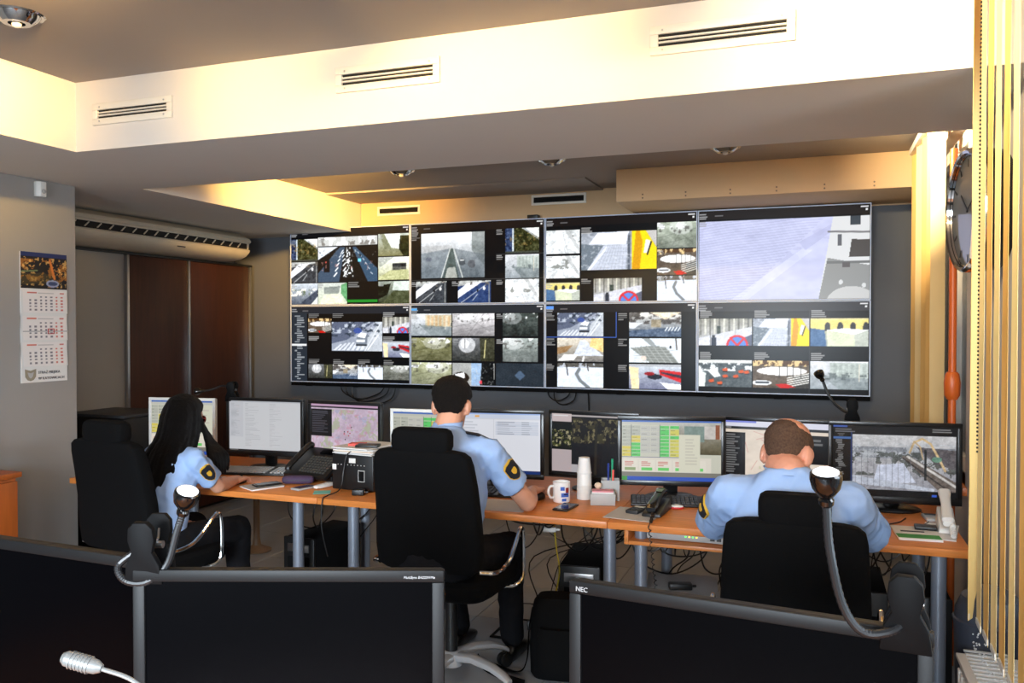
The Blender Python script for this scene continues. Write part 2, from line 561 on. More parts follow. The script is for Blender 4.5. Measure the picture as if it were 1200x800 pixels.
def t_fog(p, sd=2):
    p.grad((246, 247, 249), (96, 106, 112))
    p.rect(0, 0.28, 0.5, 0.42, (176, 176, 176), 0.45)
    p.poly([(0.8, 0), (1, 0), (1, 0.75), (0.8, 0.4)], (92, 100, 98), 0.6)
    p.poly([(0.0, 0.45), (0.46, 0.35), (0.32, 1), (0, 1)], (112, 122, 130), 0.6)
    p.poly([(0.52, 0.35), (1, 0.5), (1, 1), (0.62, 1)], (104, 112, 118), 0.6)
    p.poly([(0.47, 0.35), (0.51, 0.35), (0.6, 1), (0.34, 1)], (70, 82, 78), 0.8)
    p.line((0.46, 0.36), (0.32, 1), 0.007, (206, 210, 206)); p.line((0.52, 0.36), (0.66, 1), 0.008, (206, 210, 206))
    p.poly([(0.42, 0.78), (0.54, 0.76), (0.58, 1), (0.38, 1)], (176, 178, 172), 0.9)
    p.ell(0.65, 0.66, 0.05, 0.08, (72, 76, 80), 0.8); p.ell(0.8, 0.7, 0.06, 0.09, (78, 78, 82), 0.6); p.rect(0.62, 0.6, 0.68, 0.63, (220, 222, 222))
    p.ell(0.12, 0.58, 0.05, 0.05, (104, 110, 124), 0.7); p.ell(0.25, 0.56, 0.04, 0.04, (120, 126, 134), 0.6)
    p.speck(sd, 6, 8, 22); p.speck(sd + 1, 26, 36, 14)


def t_snow(p, sd=3, tint=(226, 230, 232)):
    p.fill(tint); p.speck(sd, 4, 5, 50); p.speck(sd + 1, 16, 20, 36)
    p.blobs(sd + 2, 4, 5, 0.78, (120, 122, 118), 0, 0.6, 0.8)
    p.poly([(0.55, 0), (0.7, 0), (1.0, 0.8), (1.0, 1)], (150, 152, 152), 0.5)
    p.line((0.5, 0.1), (0.66, 1), 0.008, (176, 178, 180)); p.line((0.46, 0.5), (0.6, 1), 0.006, (170, 172, 176))


def t_indoor(p, sd=4, dark=0):
    p.grad((196, 204, 196), (122, 120, 84))
    p.poly([(0.2, 0), (0.72, 0), (0.7, 0.7), (0.42, 0.62)], (232, 238, 236))
    p.poly([(0.7, 0.1), (1, 0.1), (1, 1), (0.8, 1), (0.66, 0.7)], (36, 44, 20)); p.poly([(0.05, 0), (0.2, 0), (0.42, 0.7), (0.2, 0.7)], (120, 124, 96), 0.8)
    p.speck(sd, 8, 10, 30)
    if dark: p.a[:] = p.a * 0.7


def t_garage(p, sd=5):
    p.grad((236, 238, 232), (176, 178, 140))
    p.poly([(0, 0), (0.5, 0), (0.02, 0.5)], (150, 156, 150), 0.6)
    p.rect(0.46, 0.28, 0.9, 0.56, (44, 48, 50)); p.rect(0.46, 0.44, 0.9, 0.58, (96, 98, 92))
    p.poly([(0.4, 0.58), (0.95, 0.56), (1, 1), (0, 1), (0, 0.9)], (186, 188, 142)); p.speck(sd, 14, 16, 36)


def t_tree(p, sd=6):
    p.grad((196, 200, 204), (34, 40, 26)); p.rect(0, 0, 0.2, 1, (44, 60, 92)); p.rect(0.2, 0, 0.25, 1, (196, 206, 214))
    p.poly([(0.25, 0), (0.5, 0), (1, 0.5), (1, 0.95), (0.25, 1)], (60, 62, 34)); p.poly([(0.6, 0), (1, 0), (1, 0.4)], (240, 240, 238))
    p.speck(sd, 14, 18, 70); p.blobs(sd + 1, 14, 20, 0.72, (170, 140, 90), 0.2, 0.7, 0.6); p.rect(0, 0.93, 1, 1, (70, 74, 66))


def t_road(p, sd=7, blue=0):
    p.grad((186, 188, 186), (70, 74, 78))
    p.poly([(0, 0.25), (1, 0.05), (1, 1), (0, 1)], (62, 66, 72) if not blue else (46, 66, 108))
    p.poly([(0, 0.45), (0.3, 0.1), (0.75, 0.05), (0.2, 0.6), (0, 0.8)], (232, 234, 240))
    p.line((0.1, 1), (0.85, 0.2), 0.01, (200, 202, 204)); p.line((0.45, 0.9), (0.6, 0.62), 0.008, (214, 216, 216))
    p.ell(0.6, 0.45, 0.03, 0.07, (30, 30, 34)); p.ell(0.8, 0.36, 0.04, 0.08, (232, 232, 234)); p.line((0.95, 0.1), (0.95, 1), 0.012, (150, 152, 150))
    p.speck(sd, 10, 12, 30); p.blobs(sd + 2, 8, 12, 0.74, (100, 96, 90), 0, 0.25)


def t_bridge(p, sd=8):
    p.grad((206, 214, 222), (84, 92, 104)); p.poly([(0.3, 1), (1, 0.3), (1, 1)], (70, 78, 92)); p.poly([(0.75, 1), (1, 0.62), (1, 1)], (214, 220, 214))
    p.blobs(sd, 7, 12, 0.6, (236, 234, 226), 0.25, 0.6); p.blobs(sd + 1, 8, 12, 0.7, (90, 104, 70), 0.3, 0.6, 0.8); p.speck(sd + 2, 12, 14, 26)


def t_corr(p, sd=9):
    p.grad((206, 212, 206), (196, 202, 180)); p.poly([(0.2, 0.2), (0.78, 0.15), (0.7, 0.5), (0.2, 0.52)], (110, 118, 116), 0.7)
    p.poly([(0.8, 0.1), (1, 0), (1, 0.9), (0.8, 0.5)], (70, 140, 84), 0.8); p.poly([(0.2, 0.55), (0.7, 0.5), (0.95, 1), (0.05, 1)], (216, 220, 196)); p.speck(sd, 5, 5, 26)


def t_dark(p, sd=10):
    p.grad((150, 158, 148), (48, 54, 34)); p.poly([(0.5, 0), (1, 0), (1, 0.45), (0.45, 0.4)], (206, 216, 208)); p.poly([(0, 0.2), (0.4, 0.1), (0.3, 0.6), (0, 0.8)], (22, 26, 16))
    p.poly([(0.1, 1), (0.5, 0.42), (1, 0.42), (1, 1)], (78, 84, 60)); p.speck(sd, 9, 9, 34)


def t_yellow(p, sd=11):
    p.fill((150, 156, 166)); p.speck(sd, 5, 7, 30)
    p.poly([(0.22, 0.02), (0.64, 0), (0.6, 0.35), (0.1, 0.32)], (224, 228, 238)); p.poly([(0.3, 0.36), (0.62, 0.34), (0.6, 1), (0.06, 1)], (190, 196, 210))
    p.line((0.34, 0.42), (0.1, 1), 0.014, (232, 236, 242)); p.poly([(0, 0.3), (0.3, 0.36), (0.08, 1), (0, 1)], (112, 122, 132))
    for k in range(9): p.line((0.36 + 0.03 * k, 0.36), (0.2 + 0.05 * k, 1), 0.003, (150, 156, 168), 0.7)
    for k in range(6): p.line((0.2, 0.45 + 0.1 * k), (0.62, 0.43 + 0.1 * k), 0.003, (156, 162, 174), 0.7)
    p.line((0.64, 0.1), (0.64, 1), 0.016, (90, 96, 106)); p.blobs(sd + 2, 20, 30, 0.7, (216, 220, 228), 0, 1, 0.4)
    p.poly([(0.68, 0), (0.86, 0), (1, 0.45), (1, 1), (0.68, 1)], (236, 208, 22)); p.poly([(0.73, 0), (0.78, 0), (0.82, 0.3), (0.78, 1), (0.68, 1)], (206, 150, 14))
    p.poly([(0.86, 0), (1, 0), (1, 0.42)], (186, 184, 182)); p.poly([(0.86, 0.22), (0.92, 0.26), (0.9, 0.6), (0.83, 0.58)], (230, 230, 222)); p.line((0.93, 0.3), (0.88, 0.62), 0.01, (40, 40, 36))


def t_sign(p, sd=12):
    p.grad((150, 148, 138), (186, 188, 194))
    for k in range(11): p.rect(0.02 + k * 0.09, 0, 0.05 + k * 0.09, 0.62 - 0.02 * k, (206, 206, 196) if k % 2 else (106, 106, 100))
    p.rect(0.34, 0.28, 0.42, 0.66, (70, 78, 72)); p.poly([(0, 0.72), (1, 0.3), (1, 1), (0, 1)], (204, 206, 214))
    p.speck(sd, 12, 16, 26); p.poly([(0.85, 0.72), (1, 0.58), (1, 1), (0.95, 1)], (90, 96, 116))
    p.rect(0.24, 0.7, 0.33, 1, (50, 56, 70)); p.ell(0.285, 0.66, 0.03, 0.05, (50, 54, 60)); p.line((0.22, 0.1), (0.22, 1), 0.006, (90, 90, 88)); p.line((0.69, 0.1), (0.69, 0.7), 0.008, (176, 176, 172))
    asp = p.w / p.h
    p.ell(0.73, 1.0, 0.205, 0.205 * asp, (206, 44, 56)); p.ell(0.73, 1.0, 0.165, 0.165 * asp, (88, 132, 212))
    p.line((0.6, 0.72), (0.86, 1.28), 0.02, (206, 44, 56)); p.line((0.86, 0.72), (0.6, 1.28), 0.02, (206, 44, 56))


def t_truck(p, sd=13):
    p.grad((206, 198, 150), (140, 150, 158)); p.rect(0, 0.05, 1, 0.45, (222, 208, 130))
    for k in range(4): p.ell(0.3 + 0.22 * k, 0.3, 0.05, 0.16, (56, 58, 60)); p.rect(0.25 + 0.22 * k, 0.3, 0.35 + 0.22 * k, 0.45, (56, 58, 60))
    p.poly([(0, 0.35), (0.25, 0.42), (0.28, 1), (0, 1)], (76, 108, 146)); p.poly([(0.28, 0.42), (0.6, 0.36), (1, 0.42), (0.76, 0.58)], (242, 244, 244))
    p.poly([(0.28, 0.42), (0.76, 0.58), (0.78, 1), (0.3, 1)], (206, 212, 186)); p.poly([(0.76, 0.58), (1, 0.42), (1, 1), (0.78, 1)], (180, 186, 176)); p.speck(sd, 8, 10, 16)


def t_van(p, sd=14, bright=0):
    p.grad((150, 156, 172), (156, 164, 178)); p.poly([(0.95, 0), (1, 0), (1, 1), (0.7, 1), (0.55, 0.9)], (186, 192, 200)); p.speck(sd, 6, 8, 20)
    p.poly([(0, 0), (0.85, 0), (0.3, 0.62), (0, 0.75)], (92, 100, 120)); p.blobs(sd + 1, 9, 14, 0.6, (200, 208, 220), 0, 0.4, 0.8); p.blobs(sd + 2, 10, 14, 0.68, (40, 50, 60), 0, 0.5, 0.8)
    for k in range(7): p.poly([(0.02 + 0.09 * k, 0.98), (0.08 + 0.09 * k, 0.98), (0.22 + 0.08 * k, 0.76 - 0.02 * k), (0.18 + 0.08 * k, 0.76 - 0.02 * k)], (220, 224, 230), 0.85)
    p.line((0.98, 0.0), (0.66, 1), 0.01, (214, 218, 224)); p.line((0.92, 0.45), (0.72, 0.95), 0.01, (232, 234, 238))
    p.ell(0.52, 0.3, 0.08, 0.1, (66, 86, 150)); p.poly([(0.5, 0.5), (0.58, 0.36), (0.72, 0.42), (0.7, 0.8), (0.48, 0.78)], (120, 128, 140)); p.poly([(0.5, 0.5), (0.58, 0.36), (0.7, 0.4), (0.66, 0.56)], (240, 244, 248))
    p.rect(0.49, 0.6, 0.66, 0.7, (226, 230, 234)); p.rect(0.48, 0.76, 0.7, 0.82, (40, 44, 52))
    if bright: p.a[:] = p.a * 1.12


def t_plaza(p, sd=15, tone=(96, 98, 92)):
    p.grad(np.array(tone) * 1.5, np.array(tone)); p.speck(sd, 5, 6, 34)
    p.line((0.2, 0), (0.9, 0.8), 0.005, np.array(tone) * 0.6, .5); p.line((0, 0.6), (1, 0.25), 0.005, np.array(tone) * 0.6, .5); p.line((0, 0.9), (1, 0.55), 0.005, np.array(tone) * 0.6, .5); p.line((0.75, 0), (0.35, 1), 0.005, np.array(tone) * 0.6, .5)
    p.blobs(sd + 1, 6, 9, 0.62, (226, 228, 230), 0, 0.25); p.ell(0.2 + 0.5 * ((sd * 7) % 10) / 10, 0.2, 0.3, 0.3, (232, 234, 236), 0.35); p.ell(0.2 + 0.5 * ((sd * 7) % 10) / 10, 0.15, 0.14, 0.16, (246, 247, 248), 0.4); p.blobs(sd + 4, 9, 14, 0.72, (60, 58, 54), 0.1, 0.45, 0.6)


def t_cars(p, sd=16):
    p.fill((84, 92, 96)); p.speck(sd, 6, 8, 26); r = random.Random(sd)
    p.rect(0, 0, 1, 0.12, (206, 208, 206)); p.poly([(0, 0.35), (0.14, 0.5), (0.12, 1), (0, 1)], (216, 222, 220))
    p.blobs(sd + 1, 8, 12, 0.6, (226, 230, 232), 0, 0.4); p.poly([(0.18, 0.42), (0.36, 0.4), (0.42, 0.6), (0.3, 0.66)], (232, 236, 236))
    for (x, y) in ((0.5, 0.36), (0.8, 0.42), (0.9, 0.44), (0.7, 0.6), (0.24, 0.78), (0.4, 0.86), (0.5, 0.6)):
        p.poly([(x - 0.05, y - 0.03), (x + 0.04, y - 0.07), (x + 0.06, y + 0.03), (x - 0.03, y + 0.08)], (202, 88, 46)); p.rect(x - 0.03, y + 0.05, x + 0.05, y + 0.09, (40, 40, 40))


def t_cross(p, sd=17):
    p.fill((96, 84, 72)); p.speck(sd, 6, 8, 26); p.rect(0, 0, 1, 0.15, (86, 60, 36)); p.blobs(sd + 1, 5, 14, 0.6, (216, 190, 140), 0, 0.2)
    p.ell(0.52, 0.38, 0.45, 0.16, (240, 240, 240)); p.poly([(0.75, 0.55), (1, 0.45), (1, 1), (0.7, 1)], (60, 58, 54))
    for k in range(5): p.line((0.62, 0.95 - 0.08 * k), (1, 0.78 - 0.08 * k), 0.01, (232, 232, 228))
    p.poly([(0.4, 0.86), (0.6, 0.84), (0.78, 0.98), (0.5, 1)], (190, 30, 22)); p.ell(0.16, 0.82, 0.18, 0.1, (224, 228, 232)); p.rect(0.05, 0.78, 0.3, 0.84, (60, 66, 74))
    for x in (0.48, 0.62, 0.72, 0.86): p.line((x, 0.2), (x, 0.6), 0.006, (40, 38, 34))


def t_haze(p, sd=18, warm=0):
    p.grad((214, 216, 220), (146, 154, 160)); p.rect(0.35, 0.05, 1, 0.6, (176, 186, 180) if not warm else (200, 190, 160), 0.8)
    for k in range(6): p.rect(0.4 + 0.1 * k, 0.08 + 0.03 * (k % 2), 0.46 + 0.1 * k, 0.55, (150, 160, 156) if not warm else (206, 160, 110), 0.5)
    p.poly([(0.2, 0.5), (1, 0.6), (1, 1), (0.5, 1)], (120, 130, 132), 0.7); p.blobs(sd, 6, 14, 0.62, (90, 98, 100), 0.42, 0.66, 0.7); p.speck(sd + 1, 6, 8, 30); p.line((0.85, 0.1), (0.85, 0.7), 0.008, (214, 206, 190))


def t_wet(p, sd=19):
    p.grad((120, 122, 126), (52, 54, 52)); p.ell(0.35, 0.3, 0.2, 0.34, (216, 218, 222), 0.75); p.ell(0.3, 0.25, 0.1, 0.2, (244, 246, 248), 0.7)
    p.poly([(0.65, 0), (1, 0), (1, 1), (0.68, 1)], (58, 58, 40), 0.8); p.line((0.79, 0.1), (0.76, 0.85), 0.012, (214, 206, 150)); p.line((0.3, 0.05), (0.3, 0.45), 0.006, (30, 30, 30)); p.speck(sd, 12, 14, 26)


def t_buses(p, sd=20):
    p.grad((206, 214, 222), (112, 116, 140)); p.poly([(0, 0.1), (0.18, 0.15), (0.2, 1), (0.05, 1)], (236, 216, 176)); p.poly([(0.58, 0.2), (1, 0.3), (1, 0.72), (0.6, 0.42)], (196, 40, 44)); p.poly([(0.62, 0.3), (1, 0.42), (1, 0.55), (0.62, 0.36)], (60, 56, 70))
    p.ell(0.5, 0.5, 0.14, 0.11, (40, 44, 54)); p.ell(0.4, 0.38, 0.1, 0.07, (150, 44, 50)); p.poly([(0.6, 0.72), (1, 0.8), (1, 1), (0.75, 1)], (240, 242, 246)); p.speck(sd, 10, 12, 24); p.rect(0, 0, 1, 0.1, (160, 160, 164), 0.6)


def t_path(p, sd=21):
    p.fill((216, 224, 238)); p.rect(0, 0, 1, 0.16, (92, 90, 86)); p.blobs(sd, 5, 14, 0.6, (180, 186, 196), 0, 0.2); p.speck(sd + 1, 7, 9, 20)
    for a, b in zip([(0.48, 0.25), (0.42, 0.45), (0.5, 0.72)], [(0.42, 0.45), (0.5, 0.72), (0.68, 1)]): p.line(a, b, 0.035, (120, 126, 130))
    for x, y in ((0.2, 0.5), (0.65, 0.3)): p.line((x, 0.05), (x + 0.03, y), 0.012, (56, 50, 46))


def t_park(p, sd=22):
    p.fill((222, 230, 238)); p.speck(sd, 7, 9, 24); p.poly([(0.02, 0.4), (0.45, 0.3), (0.7, 0.35), (0.95, 1), (0.4, 1)], (130, 134, 130))
    for k in range(6): p.line((0.1 + 0.12 * k, 0.3), (0.35 + 0.12 * k, 1), 0.006, (176, 180, 178)); p.line((0.1, 0.42 + 0.1 * k), (0.85, 0.38 + 0.12 * k), 0.005, (172, 176, 176))
    p.poly([(0.25, 0), (0.4, 0), (0.55, 0.35), (0.45, 0.35)], (150, 156, 158)); p.ell(0.28, 0.82, 0.06, 0.1, (220, 206, 196)); p.line((0.9, 0), (0.92, 0.45), 0.012, (70, 64, 60)); p.rect(0.78, 0.3, 0.82, 0.42, (50, 54, 60))


def t_junction(p, sd=23):
    p.grad((222, 220, 214), (86, 96, 110)); p.blobs(sd, 9, 12, 0.5, (70, 66, 64), 0.0, 0.5, 0.8); p.poly([(0.4, 0), (1, 0), (0.7, 0.3)], (240, 226, 200), 0.8); p.poly([(0, 0.4), (0.25, 0.45), (0.1, 0.65), (0, 0.65)], (226, 230, 236))
    p.poly([(0, 0.75), (1, 0.6), (1, 1), (0, 1)], (84, 100, 122)); p.rect(0.42, 0.3, 0.62, 0.6, (150, 140, 120)); p.speck(sd + 1, 14, 18, 40)
    for k in range(5): p.line((0.7 + 0.06 * k, 0.75), (0.74 + 0.06 * k, 0.62), 0.012, (226, 228, 230))


def t_zebra(p, sd=24):
    p.grad((214, 206, 190), (120, 118, 116)); p.poly([(0.5, 0.1), (0.62, 0.1), (1, 0.75), (0.35, 0.75)], (206, 212, 222)); p.poly([(0.75, 0), (1, 0), (1, 0.6), (0.7, 0.35)], (232, 202, 140)); p.poly([(0, 0.4), (0.35, 0.3), (0.2, 0.6), (0, 0.7)], (150, 110, 66), 0.7)
    for k in range(5): p.line((0.02 + 0.03 * k, 0.96 - 0.055 * k), (0.36 + 0.02 * k, 0.92 - 0.05 * k), 0.012, (240, 240, 240))
    p.line((0.56, 0.98), (0.58, 0.8), 0.02, (236, 236, 236)); p.speck(sd, 12, 14, 36)


def t_xmas(p, sd=25):
    p.fill((160, 162, 160)); p.rect(0.45, 0, 0.7, 1, (150, 176, 206)); p.poly([(0.7, 0), (0.98, 0), (1, 1), (0.66, 1)], (16, 18, 18)); p.blobs(sd, 14, 26, 0.74, (190, 192, 196), 0, 1, 0.5)
    p.ell(0.2, 0.66, 0.2, 0.26, (44, 36, 28)); p.poly([(0.05, 0.5), (0.28, 0.42), (0.3, 0.66), (0.12, 0.74)], (230, 234, 240)); p.ell(0.68, 0.84, 0.03, 0.08, (226, 80, 90)); p.speck(sd + 1, 9, 11, 20)


def t_diamond(p, sd=26):
    p.fill((44, 52, 60)); p.poly([(0.5, 0.3), (0.61, 0.52), (0.5, 0.74), (0.39, 0.52)], (80, 98, 120)); p.speck(sd, 2, 2, 10)


def t_roof(p, sd=27):
    p.fill((196, 200, 232)); s = vnoise(p.h, p.w, 4, 5, sd)
    st = (np.sin((p.V + p.U * 0.18) * 190 + s * 6) > 0.2) & (p.U + p.V * 0.5 < 0.75)
    p.blend(st, (170, 174, 210), 0.55); p.blobs(sd + 1, 6, 7, 0.82, (150, 152, 190), 0, 0.6, 0.2)
    p.poly([(0.2, 1), (0.62, 0.38), (0.68, 0.4), (0.3, 1)], (222, 226, 246), 0.4); p.poly([(0.6, 0.3), (0.82, 0.05), (0.84, 0.1), (0.64, 0.4)], (170, 174, 212), 0.5); p.speck(sd + 3, 5, 6, 12)
    p.poly([(0.795, 0), (1, 0), (1, 1), (0.715, 1)], (214, 216, 218)); p.poly([(0.765, 0.5), (1, 0.6), (1, 1), (0.715, 1)], (140, 142, 142)); p.line((0.77, 0.18), (1, 0.2), 0.006, (120, 120, 124))
    p.rect(0.89, 0, 0.95, 0.11, (56, 64, 72)); p.rect(0.82, 0.22, 0.845, 0.36, (96, 98, 104)); p.poly([(0.9, 0.28), (1, 0.29), (1, 0.5), (0.885, 0.5)], (74, 70, 68)); p.rect(0.76, 0.54, 1, 0.57, (110, 112, 112)); p.rect(0.85, 0.56, 0.89, 0.62, (90, 86, 88))
    p.ell(0.84, 0.8, 0.012, 0.03, (206, 208, 210)); p.ell(0.97, 0.84, 0.012, 0.03, (206, 208, 210)); p.ell(0.9, 1.05, 0.14, 0.2, (226, 226, 226), 0.6)


PW, PH = 260, 148


def panel_base(bar=(10, 11, 14), tab=True):
    p = Pic(np.zeros((PH, PW, 3)))
    p.fill((3, 3, 4)); p.rect(0, 0, 1, 0.1, bar)
    p.label(0.005, 0.035, 0.06, 3, 0.024, (180, 182, 186), 3); p.label(0.1, 0.055, 0.06, 1, 0.02, (120, 120, 124), 5)
    p.rect(0.945, 0.02, 0.99, 0.035, (210, 210, 212)); p.rect(0.975, 0.05, 0.985, 0.07, (220, 220, 222))
    return p


def tl(p, x0, y0, x1, y1, fn, sd, txt=True, **k):
    q = p.sub(x0, y0, x1, y1); fn(q, sd, **k)
    q.a[:] = (q.a - 120) * 1.15 + 124 + np.random.RandomState(sd).randn(q.h, q.w, 1) * 7
    b = q.a.copy()
    if q.h > 2 and q.w > 2:
        b[1:-1, 1:-1] = (q.a[1:-1, 1:-1] * 4 + q.a[:-2, 1:-1] + q.a[2:, 1:-1] + q.a[1:-1, :-2] + q.a[1:-1, 2:]) / 8
        q.a[:] = b
    if txt: p.label(x0 + 0.004, y0 + 0.01, 0.05, 3, 0.02, (170, 172, 172), sd)


def wall_pictures():
    out = {}
    p = panel_base()
    tl(p, 0, .13, .235, .42, t_tree, 6); tl(p, 0, .43, .235, .70, t_road, 7); tl(p, 0, .715, .235, .995, t_bridge, 8)
    tl(p, .24, .115, .74, .70, t_highway, 1); tl(p, .745, .1, 1, .385, t_indoor, 4); tl(p, .745, .4, 1, .69, t_garage, 5)
    tl(p, .24, .715, .485, .995, t_corr, 9); p.rect(.49, .94, .74, .97, (30, 140, 40)); p.label(.495, .71, .13, 3, .025, (160, 160, 160), 4); tl(p, .745, .71, 1, .995, t_dark, 10)
    out[0, 1] = p.a
    p = panel_base((22, 14, 10))
    tl(p, .08, .12, .565, .68, t_fog, 2, False); p.label(0.005, .1, .07, 5, .022, (170, 170, 170), 9)
    tl(p, .72, .1, .96, .4, t_tree, 31, False); tl(p, .72, .42, .96, .7, t_haze, 32, False); tl(p, .72, .715, .96, .995, t_snow, 33, False)
    for y in (.1, .41, .71): p.label(.655, y + .01, .055, 3, .022, (190, 190, 190), 3)
    tl(p, .04, .72, .275, .995, t_road, 34, False); tl(p, .365, .72, .61, .995, t_road, 35, False, blue=1); p.label(.0, .73, .05, 3, .022); p.label(.32, .73, .05, 3, .022)
    for y in (.405, .705): p.rect(0 if y > .5 else .65, y, 1, y + .006, (60, 60, 60))
    out[1, 1] = p.a
    p = panel_base((20, 13, 10))
    tl(p, 0, .15, .235, .425, t_snow, 41); tl(p, 0, .45, .235, .715, t_snow, 42); tl(p, 0, .77, .235, .98, t_truck, 43)
    tl(p, .245, .19, .745, .63, t_yellow, 11, False); p.label(.245, .13, .1, 4, .02, (180, 180, 180), 4)
    tl(p, .33, .73, .65, .995, t_sign, 12, False); p.label(.245, .73, .07, 3, .022)
    tl(p, .75, .11, 1, .4, t_plaza, 44, tone=(116, 122, 112)); tl(p, .75, .415, 1, .7, t_cross, 45); tl(p, .75, .715, 1, .995, t_path, 46)
    out[2, 1] = p.a
    p = panel_base((24, 18, 16))
    t_roof(p.sub(0.003, .12, .998, .99), 27); p.label(0.004, .12, .06, 3, .022, (150, 150, 160), 3)
    out[3, 1] = p.a
    p = panel_base((30, 34, 42))
    p.rect(0, 0.08, .14, 1, (34, 42, 52)); r = random.Random(5)
    for k in range(30): x = .03 + .02 * (k % 4 > 0); p.rect(x, .12 + .029 * k, x + .02 + .05 * r.random(), .135 + .029 * k, (170, 176, 182), .8)
    p.rect(.005, .5, .135, .525, (226, 228, 230))
    tl(p, .15, .16, .35, .35, t_cross, 51, False); tl(p, .355, .21, .775, .59, t_van, 14, False); tl(p, .78, .15, 1, .35, t_sign, 52, False); tl(p, .78, .46, 1, .66, t_buses, 53, False)
    for i, (fn, sd) in enumerate(((t_wet, 54), (t_junction, 55), (t_path, 56), (t_plaza, 57))):
        tl(p, .15 + .212 * i, .77, .358 + .212 * i, .95, fn, sd, False); p.label(.152 + .212 * i, .7, .1, 3, .022, (170, 170, 170), i)
    for x, y in ((.152, .1), (.36, .1), (.785, .09), (.152, .4), (.785, .4)): p.label(x, y, .1, 3, .02, (190, 190, 190), 6)
    out[0, 0] = p.a
    p = panel_base((34, 38, 44)); p.rect(0, .04, .045, .07, (90, 170, 230))
    fs = [[(t_haze, 61, dict(warm=1)), (t_plaza, 62, dict(tone=(140, 138, 140))), (t_plaza, 63, dict(tone=(46, 52, 50)))], [(t_plaza, 64, dict(tone=(98, 98, 72))), (t_wet, 65, {}), (t_plaza, 66, dict(tone=(112, 118, 116)))], [(t_plaza, 67, dict(tone=(120, 122, 100))), (t_xmas, 25, {}), (t_diamond, 26, {})]]
    for j in range(3):
        y0 = .105 + .31 * j; y1 = y0 + .28
        for i in range(3):
            fn, sd, kw = fs[j][i]
            if i < 2: tl(p, .0 + .325 * i, y0, .315 + .325 * i, y1, fn, sd, True, **kw)
            elif j < 2: tl(p, .7, y0, .955, y1, fn, sd, False, **kw); p.label(.655, y0 + .01, .05, 3, .022)
            else: tl(p, .65, y0 - .01, 1, y1 + .01, fn, sd, False)
    out[1, 0] = p.a
    p = panel_base((24, 25, 30)); p.rect(0, .03, .055, .06, (90, 150, 240))
    for j in range(3):
        y0 = .105 + .3 * j; y1 = y0 + .28
        for i, x in enumerate((.08, .57)):
            fn, sd = [[(t_van, 14), (t_junction, 23)], [(t_zebra, 24), (t_park, 22)], [(t_path, 21), (t_buses, 20)]][j][i]
            tl(p, x, y0, x + (.315 if i == 0 else .335), y1, fn, sd, False); p.label(x - .075, y0 + .01, .06, 4, .022, (170, 170, 170), sd)
    p.rect(0, .395, .485, .402, (70, 110, 210)); p.rect(.48, .1, .485, .4, (70, 110, 210)); p.rect(.483, .4, .486, 1, (50, 50, 50))
    out[2, 0] = p.a
    p = panel_base((44, 44, 48))
    for j in range(2):
        for i in range(3):
            fn, sd = [[(t_sign, 12), (t_yellow, 11), (t_truck, 13)], [(t_cars, 16), (t_cross, 17), (t_haze, 18)]][j][i]
            x0 = .0 + .332 * i; y0 = .18 + .46 * j
            tl(p, x0 + .004, y0, x0 + .328, y0 + .3, fn, sd, False); p.label(x0 + .01, y0 - .085, .09, 4, .02, (190, 190, 190), sd)
    for i in range(3): pass
    p.rect(0, .545, 1, .549, (60, 60, 62)); p.rect(.33, .1, .332, 1, (50, 50, 52)); p.rect(.663, .1, .665, 1, (50, 50, 52))
    out[3, 0] = p.a
    return out


def scr(w, h, c):
    p = Pic(np.zeros((h, w, 3))); p.fill(c); return p


def pic_console(right_photo=False, w=190, h=120):
    p = scr(w, h, (206, 206, 190)); p.rect(0, 0, 1, .035, (70, 110, 190)); p.rect(0, .035, 1, .075, (196, 196, 186))
    sx = .58 if right_photo else .66
    cw = sx / 6; r = random.Random(3)
    for c in range(6):
        if c in (2, 3):
            for k in range(5): p.rect(c * cw + .003, .1 + .09 * k, (c + 1) * cw - .003, .18 + .09 * k, (196, 196, 188)); p.line((c * cw + .01, .14 + .09 * k), (c * cw + .06, .14 + .09 * k), .002, (130, 130, 126))
        else:
            for k in range(9):
                col = (182, 184, 172)
                if c == 0: col = (222, 206, 92) if k >= 6 else col
                if c == 1: col = (94, 206, 104) if k >= 5 else ((222, 206, 92) if k >= 3 else col)
                if c == 4: col = (98, 210, 108)
                if c == 5: col = (98, 210, 108) if k in (0, 3) else (216, 210, 100)
                p.rect(c * cw + .004, .09 + .057 * k, (c + 1) * cw - .003, .14 + .057 * k, col); p.line((c * cw + .015, .115 + .057 * k), (c * cw + .015 + .05 * r.random(), .115 + .057 * k), .0015, (90, 100, 80))
        p.rect(c * cw - .001, .075, c * cw + .002, .61, (70, 76, 84))
    p.rect(0, .61, sx, .62, (70, 90, 130)); p.rect(0, .62, .9, .86, (226, 220, 206))
    for c in range(5): p.rect(.01 + .17 * c, .66, .165 + .17 * c, .84, (232, 226, 212)); p.rect(.03 + .17 * c, .78, .14 + .17 * c, .83, (110, 210, 110) if c else (150, 170, 120)); p.label(.03 + .17 * c, .68, .1, 3, .03, (206, 120, 110), c)
    p.rect(0, .86, 1, .93, (128, 126, 116)); p.rect(0, .93, 1, 1, (44, 86, 190)); p.rect(0, .93, .06, 1, (60, 150, 60))
    if right_photo:
        q = p.sub(.58, .04, 1, .56); q.grad((196, 196, 190), (84, 76, 48)); q.rect(.12, .1, .6, .6, (128, 148, 140)); q.rect(.6, .1, 1, .5, (206, 200, 194)); q.rect(.86, .05, .96, .5, (150, 90, 60)); q.speck(3, 6, 8, 20)
        p.rect(.58, .23, .79, .85, (222, 220, 200)); p.label(.64, .3, .13, 9, .05, (200, 196, 180), 4)
    else:
        p.rect(sx, .08, 1, .6, (214, 214, 194)); p.label(sx + .03, .12, .25, 10, .045, (196, 186, 176), 8)
    return p.a


